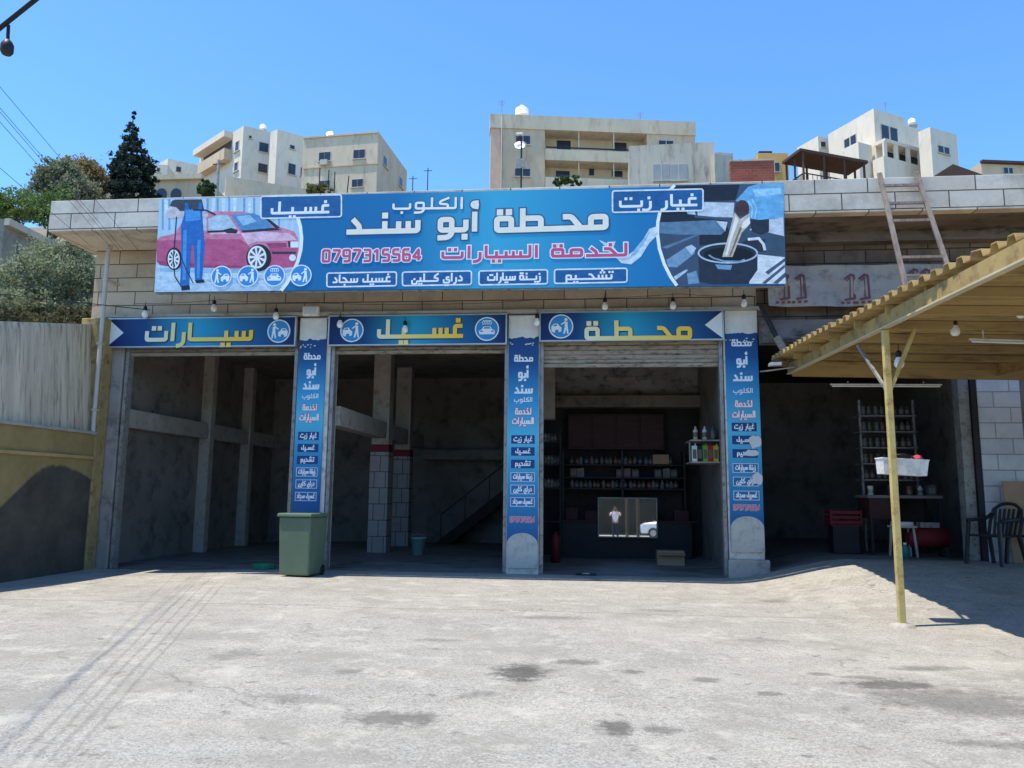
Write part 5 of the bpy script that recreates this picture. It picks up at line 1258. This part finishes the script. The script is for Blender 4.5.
B = simple('brick_wall', 'low red brick wall on the hill behind the roof', brickmat('red_brick', lin((168, 90, 76)), lin((150, 76, 64)), lin((150, 120, 104)), .5, .2, stain=lin((110, 60, 50)), bump=.3), (730, 161.5), (774, 160.5), 40, 13, .5, 'wall')
B.fb('R', 729.5, 160, 774.5, 161.4, .0, .06, 'coping', conc_d)
yel = mat('yellow_render', lin((212, 164, 100)), .9, .1, .6, .1)
B = simple('house', 'small yellow house behind the red brick wall', yel, (758, 153), (788, 153), 48, 16, 5)
B.win('R', 775, 163, 779, 172); B.fb('R', 761, 148.5, 774, 152.8, -2, -.5, 'roof_dome', M['black_metal'])
# pergola with dark roof
brn = mat('dark_brown_timber', lin((84, 62, 52)), .8, .2, 2, .2)
B = Bld('pergola', 'open terrace with a dark brown timber roof on the hill', 'pergola', brn, (800, 148), (782, 161.5), (868, 160.5), 42, 14)
zr = B.zt; cc = B.R+B.L-B.C
def inset(k): 
    m_ = (B.R+B.L)/2; return [m_+(q-m_)*k for q in (B.C, B.R, cc, B.L)]
MB().prism([(q.x, q.y) for q in inset(1)], zr-.22, zr).build('roof', brn, B.t)
cs = inset(.9)
for i in range(4):
    for k in range(3 if i % 2 == 0 else 2):
        q = cs[i].lerp(cs[(i+1) % 4], k/(3 if i % 2 == 0 else 2)); MB().box(q.x-.07, q.x+.07, q.y-.07, q.y+.07, zr-2.9, zr-.223).build('post', brn, B.t)
mb = MB()
for i in range(4):
    mb.bar((*cs[i].xy, zr-1.9), (*cs[(i+1) % 4].xy, zr-1.9), .07)
    for k in range(1, 14): q = cs[i].lerp(cs[(i+1) % 4], k/14); mb.bar((q.x, q.y, zr-2.8), (q.x, q.y, zr-1.9), .04)
mb.build('railing', M['black_metal'], B.t)
MB().prism([(q.x, q.y) for q in inset(.96)], B.zb, zr-2.9).build('terrace', yel, B.t)
# white block at the right
B = Bld('apartment_block', 'bright white apartment block with arcaded balcony, right on the hill', 'building', stone_w, (873.5, 108.4), (828, 134.5), (904.5, 118), 80, 30)
B.body()
B.win('L', 845, 137, 856, 149); B.win('R', 882, 127, 896.5, 142)
MW2 = stone_w
B.fb('R', 905, 123, 934, 190, -4, -.4, 'wing', stone_w)
B.fb('R', 874, 143.2, 933, 146.5, .0, 1.6, 'arcade_beam', stone_w)
for x in (874, 885, 897, 909, 921, 930): B.fb('R', x, 146+(x-874)*.18, x+2, 163+(x-874)*.25, 1.3, 1.55, 'arcade_column', stone_w)
B.fb('R', 874, 161, 933, 184, .0, 1.6, 'balcony_parapet', stone_w)
for x in (888, 900, 912): B.fb('R', x, 150+(x-874)*.2, x+6, 160+(x-874)*.25, -.02, .05, 'arcade_opening', M['glass'])
B.fb('R', 862.5, 143, 873.5, 182, -2.5, -.3, 'wing', stone_w)
B2 = Bld('apartment_block', 'white stone tower with one dark window, farthest right of the white flats', 'building', stone_w, (930, 127), (918, 132), (956.5, 134.5), 78, 30)
B2.body(); B2.win('R', 938.5, 147, 948.5, 153.5)
B3 = Bld('apartment_block', 'low white stepped flats left of the bright white block', 'building', stone_w, (818, 136), (797, 148), (829, 137), 88, 33)
B3.body(); B3.win('L', 801, 150, 804, 154); B3.win('R', 821, 142, 825, 147)
B = simple('house', 'beige house with a flat roof at the right picture edge', stone_b, (981, 162.5), (1070, 166), 48, 16, 7)
B.fb('R', 980, 161, 1070, 163.5, .0, .3, 'roof_edge', brn); B.win('R', 1004, 168, 1012, 174)
q = at(957, 170, 46); t = thing('shed', 'low shed with a brown pitched roof right of the white flats', 'shed', (q.x, 46, hb(q.x, 46)))
a, c, r1 = at(934, 176, 45), at(984, 175, 45), at(953, 164, 45)
mb = MB(); vs = [a, c, r1]; mb.add(vs+[v+Vector((0, 4, .3)) for v in vs], [(0, 1, 2), (5, 4, 3), (0, 3, 4, 1), (1, 4, 5, 2), (2, 5, 3, 0)]); mb.build('roof', brn, t)
MB().box(a.x+.4, c.x-.4, 45.4, 48.6, t.location.z, a.z+.05).build('wall', conc_d, t)
# left background: arched house, pale buildings, low concrete house
B = simple('house', 'tan house with two arched windows behind the cypress', stone_b, (93, 181), (203, 178), 40, 14, 8)
B.fb('R', 92, 178.5, 203.5, 183, .0, .35, 'roof_edge', stone_t)
for px in (161.5, 176):
    ua, za = face(px, 196, B.C, B.dR); n = B.n
    o_ = B.C+B.dR*ua+n*.06; pts = [(-.42, -1.2), (.42, -1.2)]+[(.42*math.cos(math.pi*k/10), .2+.42*math.sin(math.pi*k/10)) for k in range(11)]
    mb = MB(); mb.add([o_+B.dR*u+Vector((0, 0, za+z)) for u, z in pts]+[o_-n*.1+B.dR*u+Vector((0, 0, za+z)) for u, z in pts], [tuple(range(13)), tuple(range(25, 12, -1))]+[(i, 13+i, 13+(i+1) % 13, (i+1) % 13) for i in range(13)])
    mb.build('arched_window', M['glass'], B.t)
B = Bld('house', 'white house with a rounded roof edge between cypress and balcony flats', 'building', stone_w, (168, 158.5), (160, 163), (198, 165), 75, 26); B.body(); B.win('R', 176, 167, 181, 172)
B = simple('house', 'small white house just right behind the cypress', stone_w, (149, 164), (168, 165), 70, 24, 6); B.win('R', 157, 168, 160, 172)
B = Bld('house', 'low grey concrete house with a flat roof above the olive bush', 'building', mat('grey_shaded_concrete', lin((138, 132, 120)), .9, .18, .5, .2, 5, dirt=lin((96, 90, 80))), (5, 219), (-70, 214), (60, 247), 14, 4); B.body()
B.fb('R', 4, 218, 60, 225, .0, .25, 'roof_edge', conc_d); B.win('R', 14, 246, 19, 262)
B = Bld('garden_wall', 'low stone terrace wall on the slope below the balcony flats', 'wall', stone_t, (226, 176), (222, 178), (330, 193), 46, 16)
n = Vector((B.dR.y, -B.dR.x, 0)); MB().prism([(q.x, q.y) for q in (B.C, B.R, B.R-n*.5, B.C-n*.5)], B.zb, B.zt).build('wall', stone_t, B.t)
for px, py, lab in ((320, 168, 'rusty steel post standing before the tan block, leftmost of four'), (329, 170, 'rusty steel post before the tan block, under the air conditioner'), (335, 172, 'rusty steel post before the tan block, third from the left'), (346, 176, 'rusty steel post before the tan block, slanting, rightmost of four')):
    a = at(px, py, 44); o = MB().tube([(a.x, 44, a.z-4), (a.x+(.25 if px == 346 else 0), 44, a.z)], .05, 6).build('steel_post', M['wood_dark'], loc=(a.x, 44, a.z-4)); tag(o, lab, 'post', 'steel posts before the tan block')
tank0 = None
def roof_tank(px, py, Y, h, lab):
    global tank0
    p = at(px, py, Y)
    if tank0 is None:
        tank0 = t = thing('water_tank', lab, 'water tank', p)
        MB().lathe([(0, 0), (.5, 0), (.5, .4), (.53, .42), (.5, .44), (.5, .95), (.25, 1.12), (.15, 1.14), (.15, 1.2), (0, 1.2)], n=16).build('tank', M['white_plastic'], t, local=True)
        MB().box(-.55, .55, -.55, .55, -.4, -.005).build('stand', M['grey_metal'], t, local=True)
    else: t = copy_tree(tank0); t.location = p; tag(t, lab)
    t.scale = (h,)*3
roof_tank(263, 132, 83, .95, 'white water tank on the roof of the white block with the slanting balconies')
roof_tank(912, 126, 86, .9, 'white water tank behind the bright white block, before the tower')
def dish(px, py, Y, r, lab):
    p = at(px, py, Y); t = thing('satellite_dish', lab, 'dish', p)
    MB().lathe([(0, .0), (r*.5, .06*r), (r, .24*r), (r, .26*r), (r*.5, .09*r), (0, .03*r)], n=18, M=Matrix.Rotation(R(62), 4, 'X')).build('reflector', M['steel'], t, local=True)
    MB().tube([(0, .05, -.1), (0, .25, -.4), (0, .25, -1.0)], .04, 6).build('mast', M['grey_metal'], t, local=True)
dish(520.5, 146.5, 48.6, .55, 'white satellite dish on the left end of the beige block')
dish(330, 135, 67.5, .5, 'white satellite dish on the roof of the tan block')
for px, py, Y, h, lab in ((502, 100, 52, 1.7, 'thin antenna mast at the left end of the beige block roof'), (640, 112, 55, 1.4, 'thin antenna mast near the right end of the beige block roof'), (885, 102, 82, 1.6, 'thin antenna mast on the bright white block')):
    p = at(px, py, Y); t = thing('antenna', lab, 'antenna', (p.x, Y, p.z-h)); MB().tube([(0, 0, 0), (0, 0, h)], .03, 6).build('mast', M['grey_metal'], t, local=True)
    mb = MB()
    for k in range(4): mb.bar((-.35+.04*k, 0, h-.1-.16*k), (.35-.04*k, 0, h-.1-.16*k), .025)
    mb.build('rods', M['grey_metal'], t, local=True)
# clutter on the slope below the white flats
for (px, py0, py1, Y, lab) in ((219, 160, 200, 34, 'grey utility pole in front of the balcony flats'), (428, 168, 196, 60, 'thin utility pole standing right of the tan block'), (413, 176, 196, 62, 'short post left of the thin utility pole'),):
    a, c = at(px, py0, Y), at(px, py1, Y)
    t = thing('utility_pole', lab, 'pole', (a.x, Y, hb(a.x, Y)))
    MB().tube([(a.x, Y, t.location.z), a], .11 if px == 219 else .05, 8).build('mast', M['concrete'] if px == 219 else M['black_metal'], t)
    MB().bar((a.x-.45, Y, a.z-.3), (a.x+.45, Y, a.z-.3), .05).build('crossarm', M['black_metal'], t)
a = at(521.5, 139, 36); t = thing('street_lamp', 'street lamp with a white head before the beige block', 'street lamp', (a.x, 36, hb(a.x, 36)))
MB().tube([(a.x, 36, t.location.z), (a.x, 36, a.z-.3), (a.x-.1, 35.9, a.z+.2)], .06, 8).build('mast', M['black_metal'], t)
MB().box(a.x-.35, a.x+.12, 35.7, 36.0, a.z+.2, a.z+.36).build('lamp_head', M['white_plastic'], t, bevel=.04)
MB().box(a.x-.35, a.x+.3, 35.9, 36.0, a.z-2.2, a.z-1.5).build('meter_box', M['grey_metal'], t)

# ------------------------------------------------------------------ trees and bushes
def leafmat(name, c, var=.45):
    m_ = mat(name, c, .65, var, 1.2, 0, spec=.25); t_ = m_.node_tree
    tr = t_.nodes.new('ShaderNodeBsdfTranslucent'); mx = t_.nodes.new('ShaderNodeMixShader'); mx.inputs[0].default_value = .38
    b_ = t_.nodes['Principled BSDF']; src = b_.inputs['Base Color'].links[0].from_socket; t_.links.new(src, tr.inputs[0])
    t_.links.new(b_.outputs[0], mx.inputs[1]); t_.links.new(tr.outputs[0], mx.inputs[2]); t_.links.new(mx.outputs[0], t_.nodes['Material Output'].inputs[0]); return m_
def crown(blobs, n, size, seed, flat=.55, aim=0.):
    rg = random.Random(seed); mb = MB(); tot = sum(b_[1][0]*b_[1][1]*b_[1][2] for b_ in blobs)
    for c, r in blobs:
        k = int(n*r[0]*r[1]*r[2]/tot)+4
        # small twig clumps inside the blob
        cl = max(6, k//34)
        for _ in range(cl):
            while True:
                v = Vector((rg.uniform(-1, 1), rg.uniform(-1, 1), rg.uniform(-1, 1)))
                if .25 < v.length < 1: break
            v = v.normalized()*(v.length**.45)*rg.uniform(.75, 1.12)
            pc = Vector(c)+Vector((v.x*r[0], v.y*r[1], v.z*r[2])); cr = min(r)*rg.uniform(.16, .34)
            for _ in range(34):
                q = pc+Vector((rg.gauss(0, 1), rg.gauss(0, 1), rg.gauss(0, .8)))*cr*.6
                s_ = size*rg.uniform(.6, 1.35); a = Vector((rg.uniform(-1, 1), rg.uniform(-1, 1), rg.uniform(-.4, 1)))
                a.normalize(); a2 = a.orthogonal().normalized(); a3 = a.cross(a2)
                th = rg.uniform(0, 6.28); e1 = (a2*math.cos(th)+a3*math.sin(th))*s_; e2 = a.cross(e1).normalized()*s_*flat*.5
                mb.add([q-e1*.5, q+e2, q+e1*.5, q-e2], [(0, 1, 2, 3)])
    return mb
def tree(name, label, cat, base, blobs, n, size, m, seed, trunk_r=.15, limbs=True, group=None):
    t = thing(name, label, cat, base, group=group); base = Vector(base)
    mb = MB(); topc = max(blobs, key=lambda q: q[0][2])[0]
    mb.tube([base-Vector((0, 0, .3)), base.lerp(Vector(topc), .4)+Vector((.05, 0, 0)), Vector(topc)], [trunk_r, trunk_r*.7, trunk_r*.15], 8)
    if limbs:
        for c, r in blobs: mb.tube([base.lerp(Vector(topc), .25), base.lerp(Vector(c), .6), Vector(c)], [trunk_r*.5, trunk_r*.35, trunk_r*.1], 6)
    mb.build('trunk', M['trunk'], t)
    crown(blobs, n, size, seed).build('crown', m, t)
    return t
def blob(px, py, Y, rx, rz, ry=None):
    """ellipsoid at a pixel; rx, rz given in pixels there"""
    p = at(px, py, Y); k = (p-CAM).dot(fw)/F
    return (tuple(p), (rx*k, (ry or rx)*k, rz*k))
# cypress
Y = 34; bl = []
for (py, hw) in ((120, 3), (130, 6), (142, 10), (154, 14), (166, 18), (178, 22), (192, 24), (206, 24)): bl.append(blob(133+(py-150)*.0, py, Y, hw, 9))
bl += [blob(114, 166, Y, 6, 14), blob(121, 160, Y, 6, 10), blob(147, 168, Y, 8, 12)]
p = at(133, 215, Y); tree('cypress_tree', 'dark conical cypress rising behind the roof edge at left', 'tree', (p.x, Y, hz(p.x, Y)-.2), bl, 26000, .21, leafmat('cypress_foliage', (.03, .046, .036), .5), 11, .25, False)
Y = 30
bl = [blob(60, 178, Y, 22, 18), blob(46, 196, Y, 16, 22), blob(76, 196, Y, 24, 20), blob(40, 172, Y, 8, 8)]
p = at(60, 225, Y); tree('pine_tree', 'grey green pine with a loose crown left of the cypress', 'tree', (p.x, Y, hz(p.x, Y)-.2), bl, 15000, .22, leafmat('pine_foliage', (.18, .205, .125)), 12, .22)
Y = 33
bl = [blob(84, 180, Y, 20, 20), blob(70, 168, Y, 14, 8), blob(97, 192, Y, 10, 14)]
p = at(85, 220, Y); tree('broadleaf_tree', 'ochre tinged tree between the pine and the cypress', 'tree', (p.x, Y, hz(p.x, Y)-.2), bl, 11000, .21, leafmat('ochre_foliage', (.26, .19, .075)), 13, .2)
Y = 20
bl = [blob(18, 205, Y, 26, 14), blob(50, 212, Y, 24, 16), blob(80, 222, Y, 20, 16), blob(-20, 205, Y, 30, 16), blob(62, 196, Y, 14, 10), blob(95, 236, Y, 14, 18)]
p = at(45, 250, Y); tree('broadleaf_tree', 'fresh green tree behind the low grey concrete house', 'tree', (p.x, Y, hz(p.x, Y)-.2), bl, 16000, .16, leafmat('fresh_green_foliage', (.14, .21, .065)), 14, .16)
Y = 4.5
bl = [blob(60, 275, Y, 42, 30), blob(20, 295, Y, 34, 28), blob(80, 298, Y, 26, 30), blob(45, 310, Y, 60, 18), blob(75, 258, Y, 22, 18), blob(-25, 290, Y, 30, 34), blob(5, 312, Y, 30, 18)]
p = at(50, 325, Y); tree('olive_bush', 'big silvery olive bush above the retaining wall', 'bush', (p.x, Y, hz(p.x, Y)-.1), bl, 36000, .095, leafmat('olive_foliage', (.25, .28, .165), .5), 15, .12)
Y = 0.8
bl = [blob(15, 318, Y, 26, 9), blob(70, 316, Y, 22, 8), blob(-20, 318, Y, 20, 10)]
tree('shrub', 'dry low shrub along the top of the streaked wall', 'shrub', (at(30, 325, Y).x, Y, hz(-13, Y)-.1), bl, 4000, .09, leafmat('dry_shrub_foliage', (.14, .13, .07), .5), 16, .04)
Y = 27
bl = [blob(90, 244, Y-10, 10, 8), blob(86, 252, Y-10, 10, 7)]
tree('shrub', 'yellowing shrub beside the end of the roof overhang', 'shrub', (bl[0][0][0], Y-10, hz(bl[0][0][0], Y-10)-.1), bl, 1800, .13, leafmat('yellow_shrub_foliage', (.2, .15, .05)), 17, .05)
for (px, py, rx, rz, Y, lab, s_) in ((318, 188, 14, 6, 28, 'small yellow green shrub before the tan block, just above the billboard', 18), (567, 181, 16, 5, 30, 'small green shrub below the loggias, just above the billboard', 19), (206, 186, 8, 8, 30, 'dark scrub beside the grey utility pole', 20)):
    bl = [blob(px-rx*.4, py, Y, rx*.6, rz), blob(px+rx*.45, py+1, Y, rx*.6, rz*.9), blob(px, py+4, Y, rx*.9, rz)]
    p = at(px, py, Y); tree('shrub', lab, 'shrub', (p.x, Y, hz(p.x, Y)), bl, 1800, .2, leafmat('shrub_foliage', (.13, .13, .045) if px == 318 else (.05, .085, .03)), s_, .06)

# ------------------------------------------------------------------ behind the camera: what the mirror shows
t = thing('boundary_wall', 'tall dark stone wall across the road, seen only in the mirror', 'wall', (0, -34, 0))
MB().box(-30, 30, -34.4, -34, 0, 5.2).build('stonework', mat('dark_wall_stone', lin((58, 58, 50)), .9, .3, .6, .3, 6), t); MB().box(-30, 30, -34.5, -33.9, 5.203, 5.35).build('coping', M['concrete'], t)
for x, lab in ((.55, 'wooden utility pole across the road, left one in the mirror'), (1.25, 'wooden utility pole across the road, right one in the mirror')):
    t = thing('utility_pole', lab, 'pole', (x, -28, 0)); MB().tube([(x, -28, -.2), (x, -28, 8)], .1, 10).build('mast', M['trunk'], t); MB().bar((x-.8, -28, 7.4), (x+.8, -28, 7.4), .1).build('crossarm', M['trunk'], t)
def make_car(loc, rz):
    t = thing('parked_car', 'white hatchback parked across the road, seen in the mirror', 'car', loc, rz)
    paint = mat('white_car_paint', (.78, .78, .78), .25, .02, 2, 0, spec=.5)
    prof = [(-2.05, .3), (-2.08, .62), (-1.95, .86), (-1.1, .98), (-.45, 1.42), (.9, 1.46), (1.75, 1.02), (2.0, .95), (2.05, .5), (2.0, .3)]
    mb = MB(); n = len(prof); vs = []
    for y, k in ((-.86, 0), (-.78, 1), (.78, 1), (.86, 0)):
        for x, z in prof: vs.append((x, y if z < 1.0 else y*.86, z if k or z < .9 else z-.06))
    fs = [tuple(range(n)), tuple(range(4*n-1, 3*n-1, -1))]+[(j*n+i, (j+1)*n+i, (j+1)*n+(i+1) % n, j*n+(i+1) % n) for j in range(3) for i in range(n)]
    mb.add(vs, fs); bd = mb.build('body', paint, t, local=True, bevel=.04)
    bm2 = bmesh.new(); bm2.from_mesh(bd.data); bmesh.ops.recalc_face_normals(bm2, faces=bm2.faces); bm2.to_mesh(bd.data); bm2.free()
    for s_ in (-1, 1):
        for (q) in ([(-.9, 1.0), (-.42, 1.34), (.1, 1.37), (.1, 1.0)], [(.16, 1.0), (.16, 1.37), (.85, 1.37), (1.5, 1.02)]):
            mb = MB(); mb.add([(x, s_*(.87-.13*(z-1)/.4), z) for x, z in q]+[(x, s_*(.84-.13*(z-1)/.4), z) for x, z in q], [(0, 1, 2, 3), (7, 6, 5, 4)]+[(i, 4+i, 4+(i+1) % 4, (i+1) % 4) for i in range(4)]); mb.build('window', M['glass'], t, local=True)
        for x in (-1.3, 1.3):
            mb = MB(); mb.tube([(x, s_*.68, .31), (x, s_*.89, .31)], .31, 20); wl = mb.build('wheel', M['socket'], t, local=True)
            mb = MB(); mb.tube([(x, s_*.893, .31), (x, s_*.9, .31)], .19, 14); mb.build('rim', M['steel'], wl, local=True)
        MB().box(-2.1, -1.98, s_*.5-.18, s_*.5+.18, .66, .8).build('headlight', M['white_lamp'], t, local=True, bevel=.02)
make_car((3.6, -24.5, gz(3.6, -24.5)), R(12))
# the photographer, a step behind the camera
def person():
    px, py = 0.0, -21.0; g = gz(px, py)
    t = thing('person', 'person in a white shirt and dark trousers holding a phone up, seen in the mirror', 'person', (px, py, g))
    def skin(name, verts, edges, rad, m, sub=2):
        me = bpy.data.meshes.new(name); me.from_pydata([Vector(v) for v in verts], edges, []); me.materials.append(m)
        o = bpy.data.objects.new(name, me); COL.objects.link(o); o.parent = t
        md = o.modifiers.new('skin', 'SKIN')
        for i, r in enumerate(rad): me.skin_vertices[0].data[i].radius = (r, r) if not isinstance(r, tuple) else r
        me.skin_vertices[0].data[0].use_root = True
        sb = o.modifiers.new('sub', 'SUBSURF'); sb.levels = sub; sb.render_levels = sub; return o
    sk_ = mat('skin', lin((190, 140, 112)), .6, .05); shirt = mat('white_shirt', (.75, .75, .76), .85, .05); trou = mat('dark_trousers', (.03, .035, .05), .85, .1)
    V = [(0, 0, .95), (0, 0, 1.15), (0, .01, 1.38), (0, 0, 1.5), (0, .02, 1.58), (0, .03, 1.66), (0, .02, 1.75)]
    E = [(0, 1), (1, 2), (2, 3), (3, 4), (4, 5), (5, 6)]; RD = [(.15, .11), (.14, .105), (.17, .11), .06, .075, .092, .07]
    for s_ in (-1, 1):
        i = len(V); V += [(s_*.19, 0, 1.43), (s_*.3, .16, 1.27), (s_*.12, .36, 1.5), (s_*.1, .4, 1.56)]; RD += [.06, .045, .032, .03]; E += [(2, i), (i, i+1), (i+1, i+2), (i+2, i+3)]
        for f_ in range(4):
            j = len(V); V += [(s_*(.09-.004*f_), .44, 1.54+.022*f_), (s_*(.06-.004*f_), .455, 1.55+.022*f_)]; RD += [.009, .008]; E += [(i+3, j), (j, j+1)]
        i = len(V); V += [(s_*.1, 0, .88), (s_*.11, .02, .5), (s_*.12, -.01, .1), (s_*.12, .12, .04)]; RD += [.085, .06, .045, .04]; E += [(0, i), (i, i+1), (i+1, i+2), (i+2, i+3)]
    body = skin('body', V, E, RD, sk_)
    skin('shirt', [(0, 0, .86), (0, 0, 1.15), (0, .01, 1.38), (0, 0, 1.49), (-.2, 0, 1.42), (-.28, .1, 1.31), (.2, 0, 1.42), (.28, .1, 1.31)], [(0, 1), (1, 2), (2, 3), (2, 4), (4, 5), (2, 6), (6, 7)], [(.18, .135), (.16, .125), (.185, .13), .07, .075, .065, .075, .065], shirt)
    skin('trousers', [(0, 0, .95), (-.1, 0, .84), (-.11, .02, .5), (-.12, -.01, .09), (.1, 0, .84), (.11, .02, .5), (.12, -.01, .09)], [(0, 1), (1, 2), (2, 3), (0, 4), (4, 5), (5, 6)], [(.16, .12), .1, .078, .065, .1, .078, .065], trou)
    hb_ = MB().lathe([(.1, .02), (.102, .06), (.085, .1), (.04, .13), (0, .135)], (0, 0, 1.66), 14); hb_.build('hair', M['socket'], t, local=True)
    mb = MB()
    for s_ in (-1, 1): mb.lathe([(0, -.012), (.012, 0), (0, .012)], (s_*.034, .118, 1.67), 8)
    mb.build('eye', M['socket'], t, local=True)
    MB().lathe([(0, -.02), (.014, -.015), (.008, .02), (0, .03)], (0, .125, 1.64), 8).build('nose', sk_, t, local=True)
    ph = MB().box(px-.08, px+.08, py+.45, py+.46, g+1.54, g+1.625).build('phone', M['black_metal'], loc=(px, py+.455, g+1.54), bevel=.006); tag(ph, 'black phone held up by the person seen in the mirror', 'phone')
person()
